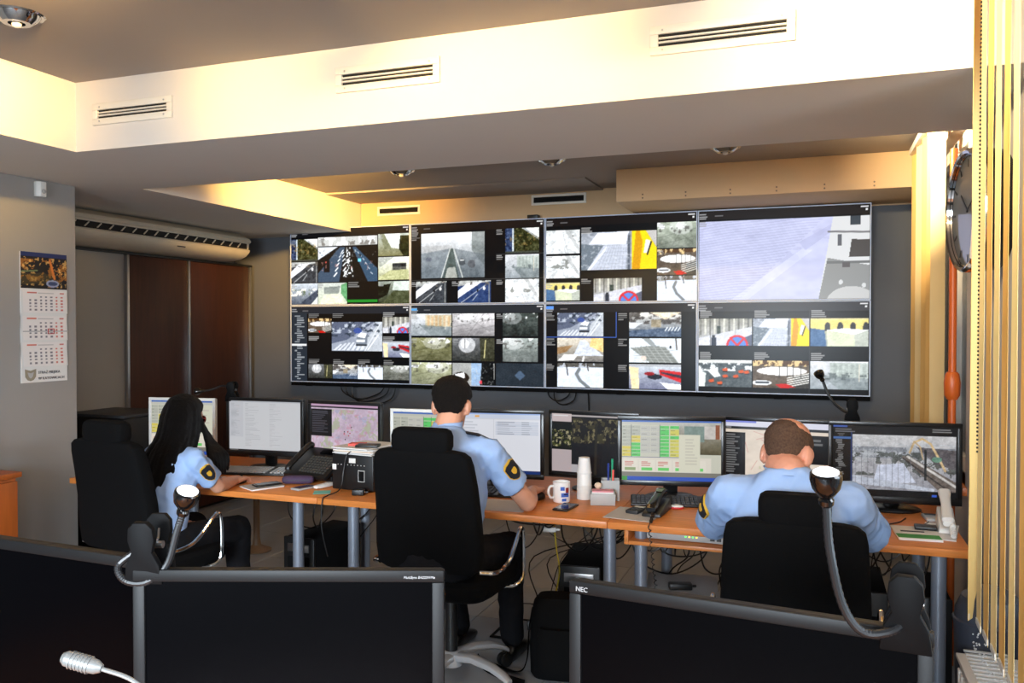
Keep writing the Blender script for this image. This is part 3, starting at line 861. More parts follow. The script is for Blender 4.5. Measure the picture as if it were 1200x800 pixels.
def pic_sheet(w=170, h=110):
    p = scr(w, h, (206, 208, 212)); p.rect(0, 0, 1, .03, (180, 184, 192)); p.rect(0, .03, .2, .72, (198, 200, 206)); r = random.Random(4)
    for k in range(34):
        p.line((.03, .06 + .019 * k), (.05 + .1 * r.random(), .06 + .019 * k), .0016, (160, 164, 170))
        p.line((.23, .06 + .025 * k), (.25 + .2 * r.random(), .06 + .025 * k), .0016, (170, 172, 178)); p.line((.57, .06 + .025 * k), (.59 + .16 * r.random(), .06 + .025 * k), .0016, (174, 176, 182))
    p.rect(0, .965, 1, 1, (30, 32, 36)); p.label(.01, .97, .2, 1, .02)
    return p.a


def pic_map(w=170, h=110, pale=False):
    p = scr(w, h, (206, 186, 206) if not pale else (236, 222, 206))
    if not pale:
        p.speck(3, 8, 12, 26); p.blobs(4, 9, 13, .66, (176, 186, 150), .1, 1, .7); p.blobs(6, 16, 22, .74, (206, 150, 170), .1, 1, .6); p.blobs(9, 8, 10, .8, (160, 176, 206), .1, 1, .5); r = random.Random(9)
        for k in range(7): x, y = .5 + .12 * r.random(), .4 + .3 * r.random(); p.ell(x, y, .008, .012, (40, 50, 40) if k % 2 else (180, 40, 40))
        p.rect(0, 0, 1, .045, (196, 160, 190)); p.rect(0, .045, 1, .075, (16, 16, 22)); p.rect(0, .1, .32, .62, (10, 10, 12)); p.label(.02, .14, .26, 12, .035, (84, 84, 96), 6)
    else:
        p.speck(3, 5, 7, 12); r = random.Random(2)
        for k in range(34):
            a = r.random() * 6.28; x, y = .2 + .8 * r.random(), .2 + .8 * r.random(); p.line((x, y), (x + .12 * math.cos(a), y + .16 * math.sin(a)), .0028, (214, 150, 140), .7)
        p.blobs(4, 7, 9, .8, (206, 206, 166), .2, 1, .6)
        p.rect(0, 0, 1, .09, (226, 226, 242)); p.rect(0, .0, .3, .03, (120, 130, 220)); p.rect(0, .09, 1, .135, (14, 14, 18)); p.label(.02, .1, .08, 1, .03); p.rect(0, .18, .2, .87, (8, 8, 10)); p.label(.02, .21, .13, 17, .036, (150, 150, 150), 8)
        p.rect(.77, .18, .985, .62, (8, 8, 10)); p.label(.8, .24, .12, 2, .06, (150, 150, 150), 3)
    return p.a


def pic_form(w=190, h=120):
    p = scr(w, h, (228, 230, 238)); p.rect(0, 0, 1, .025, (150, 176, 226)); p.rect(0, .025, 1, .09, (206, 214, 232)); p.rect(.3, .04, .35, .075, (236, 176, 90)); p.rect(0, .09, 1, .105, (214, 216, 224))
    for k in range(7): p.rect(.52, .14 + .032 * k, .98, .165 + .032 * k, (206, 212, 226)); p.label(.54, .145 + .032 * k, .2, 1, .02, (150, 156, 170), k); p.label(.8, .145 + .032 * k, .12, 1, .02, (150, 156, 170), k + 3)
    p.label(.05, .14, .35, 6, .05, (196, 200, 210), 3); p.rect(0, .94, 1, 1, (24, 50, 110)); p.rect(0, .94, .05, 1, (60, 130, 200)); p.rect(.5, .1, .503, .94, (206, 208, 216))
    return p.a


def pic_night(w=170, h=110):
    p = scr(w, h, (12, 13, 15)); p.rect(0, 0, .24, .14, (206, 190, 190)); p.rect(.02, .03, .2, .05, (230, 226, 226)); p.rect(.24, .02, 1, .05, (180, 172, 172)); q = p.sub(0, .14, .24, .6); q.fill((10, 14, 8)); q.blobs(4, 12, 10, .62, (80, 84, 30), .3, .9, .8); q.blobs(5, 14, 12, .72, (200, 190, 150), .3, .9, .8)
    p.rect(0, .6, .24, .96, (186, 172, 174)); q = p.sub(.25, .07, .98, 1); q.grad((30, 28, 26), (8, 9, 12)); q.blobs(8, 14, 18, .6, (70, 66, 40), 0, .5, .8); q.blobs(9, 20, 26, .7, (150, 140, 100), 0, .45, .7); q.poly([(0, .45), (1, .4), (1, 1), (0, 1)], (14, 16, 22), .8); q.line((.4, .1), (.38, 1), .02, (40, 38, 30)); p.rect(.24, .84, .32, .96, (180, 176, 180))
    return p.a


def pic_rail(w=210, h=132):
    p = scr(w, h, (8, 8, 10)); p.rect(0, 0, .12, .03, (60, 90, 170)); p.label(.02, .05, .2, 2, .03, (150, 150, 156), 3); p.label(.8, .03, .17, 2, .03, (170, 170, 170), 5); r = random.Random(6)
    for k in range(36): x = .02 + .012 * r.random() + .012 * math.sin(k); p.rect(x + .01, .12 + .022 * k, x + .04 + .03 * r.random(), .132 + .022 * k, (150, 150, 150), .8)
    p.rect(0, .17, .15, .195, (70, 110, 170))
    q = p.sub(.16, .13, .985, .9); q.grad((206, 206, 208), (150, 150, 158)); q.rect(0, .22, 1, .42, (140, 144, 152)); q.blobs(3, 9, 16, .55, (190, 194, 200), .15, .5, .8); q.blobs(5, 14, 20, .62, (74, 78, 74), .3, .75, .8)
    q.poly([(.25, .55), (.5, .5), (.62, .85), (.2, .9)], (206, 212, 230)); q.poly([(0, .75), (.8, .95), (.8, 1), (0, .9)], (190, 196, 210)); q.poly([(.48, .38), (.55, .36), (1, .82), (1, 1), (.85, 1)], (110, 100, 94)); q.line((.5, .42), (.95, 1), .008, (60, 56, 54)); q.line((.54, .38), (1, .9), .012, (214, 210, 206))
    q.poly([(.62, .2), (1, .25), (1, .6), (.8, .5)], (96, 92, 96)); pts = [(.56, .3), (.6, .12), (.68, .05), (.76, .14), (.84, .4), (.9, .62)]
    for a, b in zip(pts[:-1], pts[1:]): q.line(a, b, .011, (214, 186, 140))
    for a, b in zip([(.56, .32), (.6, .1), (.66, .2)], [(.6, .1), (.66, .2), (.69, .42)]): q.line(a, b, .007, (196, 170, 130))
    for k in range(12): q.line((.03 + .06 * k, .3), (.03 + .06 * k, .95), .0025, (110, 112, 120), .7)
    q.rect(.7, .25, .72, .8, (40, 44, 46)); q.ell(.82, .42, .05, .05, (110, 150, 130)); q.speck(8, 20, 28, 34)
    p.rect(.15, .1, .155, .92, (40, 60, 110)); p.rect(.8, .95, .84, .98, (50, 90, 200))
    return p.a


def pic_night_city(w=70, h=56):
    p = scr(w, h, (8, 10, 20)); p.rect(0, 0, 1, .12, (26, 44, 96)); p.blobs(3, 9, 13, .6, (190, 120, 40), .2, .8, .75); p.blobs(5, 16, 22, .72, (236, 190, 110), .15, .95, .8); p.poly([(0, .6), (.5, .55), (.9, .8), (0, .9)], (110, 90, 40), .5)
    p.line((.62, .2), (.72, .7), .025, (206, 120, 50)); p.ell(.68, .84, .14, .1, (150, 160, 190)); p.ell(.68, .84, .1, .06, (60, 74, 110)); p.line((0, .55), (.35, .5), .015, (110, 130, 90))
    return p.a


def pic_month(sd, w=70, h=50):
    p = scr(w, h, (232, 226, 222)); p.rect(.1, .08, .32, .15, (206, 110, 90)); p.rect(.34, .1, .7, .14, (190, 186, 184)); p.rect(.85, .08, .95, .14, (206, 120, 110)); r = random.Random(sd)
    for c in range(7):
        for k in range(5):
            if k == 0 and c < 2: continue
            p.rect(.14 + .12 * c, .26 + .14 * k, .19 + .12 * c, .33 + .14 * k, (120, 118, 126) if c < 5 else (206, 120, 110))
    return p.a
# ------------------------------------------------------------------ the room
RX0, RX1, RY0, RY1 = -5.25, 0.66, -2.6, 6.62
SOF, TOPF, TOPR = 2.43, 2.76, 2.71

fl = struct(G().b6(RX0 - .1, RX1 + .1, RY0 - .1, RY1 + .1, -0.12, -0.006).build('floor', GROUT, smooth=0), 'grey tiled floor of the control room')
_tm = G().b6(-.298, .298, -.298, .298, -0.02, 0.0).mesh('tile', bevel=.002, seg=1, smooth=0); _tm.materials.append(TILE)
_r = random.Random(3)
nx = int((RX1 - RX0) / .6) + 1; ny = int((RY1 - RY0) / .6) + 1
for i in range(nx):
    for j in range(ny):
        x0 = RX1 - .6 * i - .3; y0 = RY1 - .6 * j - .3
        o = put('tile', _tm, fl, (x0, y0, _r.uniform(-.0006, .0004)))
G_w = G()
struct(G().b6(RX0 - .1, RX1 + .2, RY1, RY1 + .15, 0, 3.0).build('wall_back', DARKP, smooth=0), 'dark grey back wall behind the video wall')
struct(G().b6(-3.85, RX1, RY1 - .012, RY1, SOF + .04, 2.8).build('trim_1', TANP, smooth=0), 'pale upper band of the back wall inside the rear ceiling recess')
struct(G().b6(RX0, -4.17, RY0, 3.81, 0, SOF).build('wall_left', GREYP, bevel=.004, smooth=0), 'light grey wall with the calendar on the left')
struct(G().b6(RX0 - .1, RX0, 3.7, RY1 + .1, 0, SOF).build('wall_alcove', GREYP, smooth=0), 'grey wall of the alcove behind the sliding doors')
wr = G()
# side wall with three window openings
OP = [(-2.0, .55, .7, 2.3), (1.0, 3.1, .68, 2.38), (4.36, 5.95, .85, 2.6)]
ys = [RY0 - .1] + [v for o_ in OP for v in o_[:2]] + [RY1 + .1]
for k in range(0, len(ys), 2):
    wr.b6(RX1, RX1 + .18, ys[k], ys[k + 1], 0, 2.95)
for a, b, z0, z1 in OP:
    wr.b6(RX1, RX1 + .18, a, b, 0, z0); wr.b6(RX1, RX1 + .18, a, b, z1, 2.95)
struct(wr.build('wall_right', SIDEP, smooth=0), 'grey side wall with the windows on the right')
wb = G()
for a in ((RX0 - .1, -1.95, 0, 2.95), (.45, RX1 + .1, 0, 2.95), (-1.95, .45, 0, .9), (-1.95, .45, 2.3, 2.95)):
    wb.b6(a[0], a[1], RY0 - .15, RY0, a[2], a[3])
struct(wb.build('wall_rear', GREYP, smooth=0), 'grey wall behind the camera with an added wide window')
# ceiling: lower level with a wide cross beam, and two raised recesses
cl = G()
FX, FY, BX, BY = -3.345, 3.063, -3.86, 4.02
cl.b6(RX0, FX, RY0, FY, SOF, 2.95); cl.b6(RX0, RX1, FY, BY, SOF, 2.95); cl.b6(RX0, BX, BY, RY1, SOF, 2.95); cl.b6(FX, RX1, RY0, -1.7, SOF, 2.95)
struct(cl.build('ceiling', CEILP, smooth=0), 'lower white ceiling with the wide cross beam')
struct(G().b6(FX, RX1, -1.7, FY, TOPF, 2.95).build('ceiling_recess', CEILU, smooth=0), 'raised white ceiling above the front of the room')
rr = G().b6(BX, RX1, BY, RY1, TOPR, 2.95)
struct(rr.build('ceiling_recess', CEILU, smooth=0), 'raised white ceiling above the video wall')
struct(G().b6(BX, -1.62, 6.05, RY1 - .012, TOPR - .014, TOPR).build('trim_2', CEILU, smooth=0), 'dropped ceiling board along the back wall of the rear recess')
for nm, a in (('baseboard_back', (RX0, RX1, RY1 - .012, RY1, 0, .08)), ('baseboard_left', (-4.17, -4.158, RY0, 3.81, 0, .08)), ('baseboard_right', (RX1 - .012, RX1, 3.1, RY1, 0, .08))):
    struct(G().b6(*a).build(nm, DGREY, smooth=0), 'dark low skirting strip')

# windows
for n, (a, b, z0, z1) in enumerate(OP):
    w = struct(thing('window_%d' % (n + 1), ['wooden window beside the camera', 'wooden window behind the nearer vertical blinds', 'wooden window behind the farther vertical blinds'][n], 'window', (RX1 + .06, 0, 0)))
    fw = .07
    fr = G()
    for (y0, y1, c0, c1) in ((a, a + fw, z0, z1), (b - fw, b, z0, z1), (a, b, z0, z0 + fw), (a, b, z1 - fw, z1), ((a + b) / 2 - .05, (a + b) / 2 + .05, z0, z1)):
        fr.b6(0, .07, y0, y1, c0, c1)
    fr.build('window_frame', WPLAS if n else ORWOOD, w, bevel=.004)
    for k in range(2):
        y0 = a + fw if k == 0 else (a + b) / 2 + .05; y1 = (a + b) / 2 - .05 if k == 0 else b - fw
        G().b6(.03, .036, y0, y1, z0 + fw, z1 - fw).build('pane', GLASS, w, smooth=0)
    G().b6(-.11, .0, a - .05, b + .05, z0 - .04, z0).build('window_sill', ORWOOD, w, bevel=.005)
wv = struct(thing('window_4', 'wide window in the wall behind the camera', 'window', (0, RY0 - .08, 0)))  # unseen window, added as a daylight source behind the camera
f4 = G()
for (x0, x1, c0, c1) in ((-1.95, -1.88, .9, 2.3), (.38, .45, .9, 2.3), (-1.95, .45, .9, .97), (-1.95, .45, 2.23, 2.3), (-.79, -.71, .9, 2.3)):
    f4.b6(x0, x1, -.03, .03, c0, c1)
f4.build('window_frame', ORWOOD, wv, bevel=.004)
for x0, x1 in ((-1.88, -.79), (-.71, .38)):
    G().b6(x0, x1, -.004, .004, .97, 2.23).build('pane', GLASS, wv, smooth=0)


# ------------------------------------------------------------------ ceiling lights
def downlight(x, y, z, label, energy, group):
    d = thing('recessed_downlight', label, 'light', (x, y, z), 0, group)
    G().lathe([(.075, -.002), (.092, -.006), (.098, -.001), (.092, .0)], 32, None, False).build('trim_ring', CHROME, d)
    rf = G(); rf.lathe([(.082, -.004), (.07, -.02), (.05, -.034), (.03, -.034), (.03, -.03), (.05, -.028), (.07, -.012), (.082, .002)], 32, None, False)
    rf.build('reflector', CHROME, d)
    G().lathe([(.012, -.03), (.018, -.036), (.016, -.045), (.006, -.05)], 16).build('bulb', WHITEG, d)
    for k in range(3):
        a = 2.1 * k
        G().cyl((.03 * math.cos(a), .03 * math.sin(a), -.03), (.08 * math.cos(a), .08 * math.sin(a), -.006), .004, n=8).build('clip', CHROME, d)
    ld = bpy.data.lights.new('downlight_lamp', 'SPOT'); ld.energy = energy; ld.color = (1.0, 0.58, 0.19); ld.shadow_soft_size = .04; ld.spot_size = math.radians(150); ld.spot_blend = .5
    lo = bpy.data.objects.new('downlight_lamp', ld); COL.objects.link(lo); lo.location = (0, 0, -.055); lo.parent = d
    return d


FRONT_E, REAR_E = 6, 7
for x, lb in ((-2.82, 'chrome recessed downlight at the left end of the front ceiling'), (-1.68, 'chrome recessed downlight in the middle of the front ceiling'), (-.54, 'chrome recessed downlight of the front ceiling nearest the windows')):
    downlight(x, 2.32, TOPF, lb, FRONT_E, 'downlights of the front ceiling recess')
for x, lb in ((-2.79, 'chrome downlight above the two leftmost video wall columns'), (-1.665, 'chrome downlight above the middle of the video wall'), (-.534, 'chrome downlight above the right part of the video wall')):
    downlight(x, 5.35, TOPR, lb, REAR_E, 'downlights of the rear ceiling recess')
for x, lb in ((-2.82, 'chrome downlight behind the camera on the left'), (-1.68, 'chrome downlight behind the camera in the middle'), (-.54, 'chrome downlight above the camera by the windows')):
    downlight(x, .3, TOPF, lb, FRONT_E * .55, 'downlights above the camera')


def added_washer(label, loc, direction, length, energy, spread, color):  # unseen fixtures, added for the warm glow on recess faces and blinds
    """added slim cove light, unseen: housing, end caps and a lit strip that faces `direction`"""
    d = Vector(direction).normalized()
    w = thing('cove_light', label, 'light', loc, math.atan2(d.y, d.x) - PI / 2, 'slim cove lights hidden in the ceiling recesses')
    G().b6(-length / 2, length / 2, -.05, -.012, -.03, .03).build('housing', WPLAS, w, bevel=.004)
    G().b6(-length / 2 + .01, length / 2 - .01, -.012, -.006, -.02, .02).build('diffuser', WPLAS, w, smooth=0)
    for sx in (-1, 1):
        G().b6(sx * length / 2 - .006, sx * length / 2 + .006, -.052, .004, -.032, .032).build('end_cap', ALU, w, bevel=.002)
    a = area_light('added_cove_lamp', (0, 0, 0), (0, 1, 0), length - .02, .04, energy, color)
    a.data.spread = math.radians(spread); a.parent = w
    return w


WARM = (1.0, .62, .18)
added_washer('slim cove light washing the front face of the beam', (-1.45, .95, 2.68), (0.0, 1, -.06), 2.2, 11.5, 30, WARM)
added_washer('slim cove light washing the left face of the front recess', (-1.9, 1.5, 2.68), (-1, .55, -.06), .8, 12, 40, (1.0, .6, .18))
added_washer('slim cove light in the rear recess behind the beam', (-2.9, 4.085, 2.61), (-.62, 1, 0), .9, 45, 62, (1.0, .56, .14))
added_washer('slim cove light washing the nearer blinds', (-.45, 1.5, 2.68), (1, 1.25, -.6), .6, 25, 75, (1.0, .80, .5))
added_washer('slim cove light washing the farther blinds', (-.1, 4.14, 2.6), (1, .8, -.8), .5, 50, 80, (1.0, .78, .46))


# ------------------------------------------------------------------ air vents
def vent(x0, x1, z0, z1, y, label, nsl=2, plate=.03):
    v = thing('air_vent', label, 'vent', ((x0 + x1) / 2, y, (z0 + z1) / 2), 0, 'slotted air vents high on the walls')
    w = (x1 - x0) / 2; h = (z1 - z0) / 2
    p = G()
    for a in ((-w - plate, w + plate, h, h + plate), (-w - plate, w + plate, -h - plate, -h), (-w - plate, -w, -h, h), (w, w + plate, -h, h)):
        p.b6(a[0], a[1], -.012, 0, a[2], a[3])
    p.build('frame', VENTW, v, bevel=.002)
    G().b6(-w, w, -.002, .0, -h, h).build('duct_opening', VENTK, v, smooth=0)
    for k in range(nsl):
        z = -h + 2 * h * (k + 1) / (nsl + 1)
        G().box((0, 0, 0), (2 * w, .006, .006), T(0, -.006, z) @ RX(-15)).build('slat', VENTW if plate > .02 else BLK, v)
    if plate > .02:
        for sx in (-1, 1):
            for sz in (-1, 1):
                G().cyl((sx * w * .93, -.014, sz * (h + .013)), (sx * w * .93, -.010, sz * (h + .013)), .004, n=8).build('screw', ALU, v)
    return v


vent(-3.2, -2.79, 2.575, 2.615, FY, 'white slotted air vent nearest the left end of the ceiling beam')
vent(-1.87, -1.45, 2.6, 2.645, FY, 'white slotted air vent in the middle of the ceiling beam')
vent(-.545, -.1, 2.61, 2.655, FY, 'white slotted air vent at the right end of the ceiling beam')
vent(-3.66, -3.28, 2.598, 2.64, RY1 - .012, 'dark slotted air vent high on the back wall by the yellow-lit corner', 3, .02)
vent(-2.21, -1.78, 2.62, 2.665, RY1 - .012, 'dark slotted air vent high on the back wall above the middle screens', 3, .02)

# ------------------------------------------------------------------ boxed panel above the right half of the video wall
bp = thing('bulkhead_panel', 'tan boxed bulkhead with rivets above the right half of the video wall', 'panel', (-.35, 5.85, 2.478))
G().b6(-.99, .995, 0, .755, 0, .231).build('front_board', TANP, bp, bevel=.004)
for k in range(6):
    for z in (.02, .045):
        G().cyl((-.8 + .3 * k, -.004, z), (-.8 + .3 * k, .001, z), .006, n=8).build('rivet', RIVET, bp)

# ------------------------------------------------------------------ air conditioner over the sliding doors
ac = thing('air_conditioner', 'long cream ceiling air conditioner above the sliding doors', 'air conditioner', (-5.0, 5.25, 2.17))
prof = [(-.2, .25), (.18, .245), (.27, .2), (.285, .175), (.275, .165), (.262, .16), (.255, .105), (.272, .098), (.262, .075), (.23, .045), (.17, .018), (.08, .004), (-.2, 0)]
rings = [[(x, y, z) for x, z in prof] for y in (-1.0, .9, .93, .95)]
rings[2] = [(x * .99 - .0, .935, .12 + (z - .12) * .97) for x, z in prof]; rings[3] = [(x * .93 - .01, .955, .12 + (z - .12) * .86) for x, z in prof]
G().loft(rings).build('housing', CREAM, ac)
G().b6(.235, .262, -.99, .9, .108, .158).build('outlet_slot', VENTK, ac, smooth=0)
for k in range(17):
    y = -.94 + .108 * k
    G().box((0, 0, 0), (.012, .05, .006), T(.266, y, .133) @ RX(42)).build('louver', CREAM, ac)
G().b6(.262, .27, -.99, .9, .155, .17).build('lip', CREAM, ac, bevel=.002)
G().box((0, 0, 0), (.003, .09, .008), T(.252, .1, .06) @ RY(25)).build('name_plate', DGREY, ac)

# ------------------------------------------------------------------ sliding doors
sw = thing('sliding_wardrobe', 'dark wood sliding wardrobe doors with aluminium rails in the left alcove', 'wardrobe', (-5.0, 4.3, 0))
for y0, y1, m, dx in ((0, .73, GREYP, -.015), (.75, 1.40, WARDW, 0), (1.42, 2.22, WARDW, -.006)):
    G().b6(-.03 + dx, dx, y0, y1, .03, 2.15).build('door_panel', m, sw, bevel=.002)
for y in (.74, 1.41, 2.225):
    G().b6(-.02, .016, y - .012, y + .012, .02, 2.16).build('rail', ALU, sw, bevel=.003)
G().b6(-.24, .02, 0, 2.24, 2.15, 2.168).build('top_track', BLK, sw, smooth=0)
G().b6(-.24, .02, 0, 2.24, 0, .02).build('bottom_track', ALU, sw, smooth=0)
G().b6(-.245, -.05, -.02, 0, 0, 2.16).build('side_panel', WARDW, sw, smooth=0)
G().b6(-.245, -.05, 2.245, 2.31, 0, 2.16).build('side_panel', WARDW, sw, smooth=0)

# ------------------------------------------------------------------ black cabinet behind the left chair
bc = thing('black_cabinet', 'black box cabinet standing by the sliding doors behind the left chair', 'cabinet', (-4.62, 4.58, 0))
G().b6(-.26, .26, -.22, .22, .02, .97).build('body', BLK, bc, bevel=.008)
G().b6(-.27, .27, -.23, .23, .972, .995).build('lid', DGREY, bc, bevel=.006)
G().b6(-.23, .23, -.228, -.221, .08, .8).build('front_door', BLKM, bc, bevel=.003)
G().b6(.08, .16, -.236, -.225, .84, .852).build('handle', ALU, bc, bevel=.002)

# ------------------------------------------------------------------ things on the left wall
ms = thing('motion_sensor', 'small white motion sensor high on the left wall above the calendar', 'sensor', (-4.17, 3.557, 2.33), PI / 2)
G().prism([(-.03, 0), (.03, 0), (.032, -.02), (.018, -.042), (-.018, -.042), (-.032, -.02)], 0, .085).build('housing', WPLAS, ms, bevel=.004)
G().lathe([(.014, 0), (.012, .008), (.005, .012)], 12, T(0, -.04, .03) @ RX(90)).build('lens', LGREY, ms)

ca = thing('wall_calendar', 'three-month wall calendar with a night city photo on the left wall', 'calendar', (-4.166, 3.432, 1.275), PI / 2)
G().b6(0, .305, -.002, .003, 0, .738).build('backing', PAPER, ca, smooth=0)
put('photo_page', picture_mesh('photo_page', pic_night_city(), .305, .205, PRINT), ca, (0, -.0045, .533))
for k, (z0, z1, tilt) in enumerate(((.392, .53, 1.2), (.237, .385, 3.0), (.088, .235, 3.5))):
    G().b6(.0, .305, -.004, .0, 0, z1 - z0).build('month_pad', PAPER, ca, loc=(0, -.004, z0), rot=(math.radians(-tilt), 0, 0), smooth=0)
    put('month_sheet', picture_mesh('month_sheet', pic_month(k + 3), .285, z1 - z0 - .012, PRINT), ca, (.01, -.0105, z0 + .004), (math.radians(-tilt), 0, 0))
G().box((0, 0, 0), (.3, .0015, .006), T(.155, -.012, .29)).build('date_strip', PAPERG, ca)
mk = G()
for a in ((-.021, -.017, -.016, .016), (.017, .021, -.016, .016), (-.021, .021, .012, .016), (-.021, .021, -.016, -.012)):
    mk.b6(a[0], a[1], -.001, .001, a[2], a[3])
mk.build('date_marker', RED, ca, loc=(.185, -.0155, .29), smooth=0)
lettering('lettering', 'STRA\u017b MIEJSKA', .0215, INK, ca, (.107, -.004, .048))
lettering('lettering', 'W KATOWICACH', .0215, INK, ca, (.107, -.004, .014))
em = G().prism([(-.036, .032), (0, .022), (.036, .032), (.034, -.012), (.02, -.03), (0, -.036), (-.02, -.03), (-.034, -.012)], 0, .001, RX(90))
em.build('emblem', GREYINK, ca, loc=(.058, -.003, .045))
G().prism([(-.02, .014), (0, .008), (.02, .014), (.012, -.012), (0, -.022), (-.012, -.012)], 0, .001, RX(90)).build('emblem_bird', PAPERG, ca, loc=(.058, -.0042, .045))

# ------------------------------------------------------------------ wooden cabinet with jars on the left
wc = thing('wooden_cabinet', 'low orange wooden cabinet against the left wall below the calendar', 'cabinet', (-4.0, 2.6, 0))
G().b6(-.155, .14, -.55, .545, .06, .815).build('body', CABW, wc, bevel=.004)
G().b6(-.16, .16, -.57, .565, .817, .845).build('top_board', CABW, wc, bevel=.004)
for k in range(2):
    d = G().b6(.142, .158, -.54 + .545 * k, -.005 + .545 * k, .08, .8).build('door', CABW, wc, bevel=.003)
    G().b6(.158, .175, -.07 + .12 * k, -.055 + .12 * k, .42, .54).build('handle', ALU, d, bevel=.003)
G().b6(-.15, .13, -.53, .53, 0, .06).build('plinth', BLKM, wc, smooth=0)
for (x, y, h, lb, r) in ((-3.95, 3.08, .13, 'white jar with a blue lid on the orange cabinet', .035), (-4.06, 3.02, .21, 'tall dark bottle behind the blue-lidded jar on the orange cabinet', .032)):
    j = thing('jar' if h < .2 else 'bottle', lb, 'jar' if h < .2 else 'bottle', (x, y, .846))
    if h < .2:
        G().lathe([(r, 0), (r, h * .72), (r * .95, h * .75)], 20).build('container', WPLAS, j)
        G().lathe([(r * 1.04, h * .74), (r * 1.04, h), (r * .9, h + .003)], 20).build('lid', BLUEC, j)
        G().lathe([(r * 1.015, h * .12), (r * 1.015, h * .62)], 20, caps=False).build('paper_label', PAPERG, j)
    else:
        G().lathe([(r, 0), (r, h * .7), (r * .5, h * .85), (r * .4, h)], 20).build('container', INK, j)
        G().lathe([(r * .45, h * .97), (r * .45, h * 1.08)], 16).build('lid', BLK, j)


# ------------------------------------------------------------------ vertical blinds
def blind(name, label, x, ys, z0, z1, width, angs, mats, chain):
    b = thing(name, label, 'blinds', (x, 0, 0))
    G().b6(-.03, .03, min(ys) - .06, max(ys) + .06, z1, z1 + .04).build('head_rail', WPLAS, b, bevel=.004)
    rnd = random.Random(5)
    for k, y in enumerate(ys):
        a = angs[k % len(angs)] if len(angs) == len(ys) else angs[0] + rnd.uniform(-1.5, 1.5)
        n = 14; rings = []
        for i in range(n + 1):
            z = z0 + (z1 - z0) * i / n
            tw = a + 5.0 * rnd.uniform(-.15, .15) + (1 - i / n) * rnd.uniform(-1, 1)
            ca_, sa_ = math.sin(math.radians(tw)), math.cos(math.radians(tw))
            c = .004
            row = []
            for t, off in ((-1, 0), (-.5, c * .75), (0, c), (.5, c * .75), (1, 0)):
                row.append((t * width / 2 * ca_ + off * sa_, t * width / 2 * sa_ - off * ca_, z))
            back = [(p[0] + .0012 * sa_, p[1] - .0012 * ca_, p[2]) for p in reversed(row)]
            rings.append(row + back)
        s = G().loft(rings).build('slat', mats[k % len(mats)], b, loc=(0, y, 0))
        G().box((0, 0, 0), (.004, width * .9, .018), T(0, 0, z0 + .012) @ RZ(-a)).build('bottom_weight', WPLAS, s)
    if chain:
        for k in range(len(ys) - 1):
            ya, yb = ys[k], ys[k + 1]; g = G()
            for i in range(17):
                t = i / 16; y = ya + (yb - ya) * t
                z = z0 + .02 - .10 * 4 * t * (1 - t) - .02 * rnd.random()
                g.ell((.0, y, z), (.0028, .0028, .0028), None, 6, 4)
            g.build('bead_chain', LGREY, b)
    return b


ys_n = [2.99 - .112 * k for k in range(15)]
blind('vertical_blind', 'nearer beige vertical blind slats hanging over the radiator', .475, ys_n, .665, 2.70, .098, [22] + [1.8 + .45 * k for k in range(14)], [BLINDD] + [BLIND], True)
ys_f = [5.6, 5.35, 5.1, 4.85, 4.6]
blind('vertical_blind', 'farther beige vertical blind slats beside the video wall', .565, ys_f, .9, 2.64, .135, [-12, -14, -10, -13, -22], [BLINDD, BLIND, BLINDD, BLINDD, BLIND], False)

# pull cord of the nearer blind
pc = G()
for i in range(120):
    pc.ell((.475, 2.925, 2.69 - i * .0125), (.0035, .0035, .0045), None, 6, 4)
tag(pc.build('blind_pull_chain', BLK), 'black bead pull chain hanging beside the nearer blind', 'pull chain')

# ------------------------------------------------------------------ wall clock
ck = thing('wall_clock', 'round wall clock with a dark chrome rim on the side wall', 'clock', (.64, 3.58, 2.03), math.radians(-90 + 7))
G().lathe([(.2, -.02), (.225, .0), (.232, .05), (.228, .095), (.215, .112), (.208, .108)], 48, RX(90), False).build('case', BLKG, ck)
G().lathe([(.208, .1), (.214, .118), (.224, .122), (.233, .112), (.236, .095), (.23, .09)], 48, RX(90), False).build('rim', CHROME, ck)
G().lathe([(.212, .098), (.001, .099)], 48, RX(90)).build('dial', CLOCKF, ck)
for k in range(12):
    a = PI * k / 6
    G().box((0, 0, 0), (.006, .002, .03), T(0, -.101, 0) @ RY(30 * k) @ T(0, 0, .18)).build('hour_mark', BLK, ck)
G().box((0, 0, 0), (.008, .002, .11), T(0, -.103, 0) @ RY(-50) @ T(0, 0, .05)).build('hour_hand', BLK, ck)
G().box((0, 0, 0), (.006, .002, .16), T(0, -.105, 0) @ RY(65) @ T(0, 0, .075)).build('minute_hand', BLK, ck)
pt = G().box((0, 0, 0), (.06, .003, .13), T(.17, -.128, -.13) @ RY(12))
pt.build('paper_tag', PAPER, ck)

hp = thing('heating_pipe', 'orange painted heating pipe rising beside the farther blinds', 'pipe', (.603, 4.37, 0))
G().lathe([(.017, 0), (.017, 2.42)], 16).build('pipe', PIPEO, hp)
G().lathe([(.022, 1.25), (.034, 1.27), (.036, 1.33), (.03, 1.37), (.022, 1.38)], 16).build('fitting', PIPEO, hp)
cable('thin grey wire hanging from the clock down the side wall', [(.635, 3.6, 1.8), (.64, 3.62, 1.65), (.64, 3.66, 1.5), (.63, 3.72, 1.42), (.64, 3.6, 1.36), (.645, 3.45, 1.33)], .002, DGREY, None) if False else None

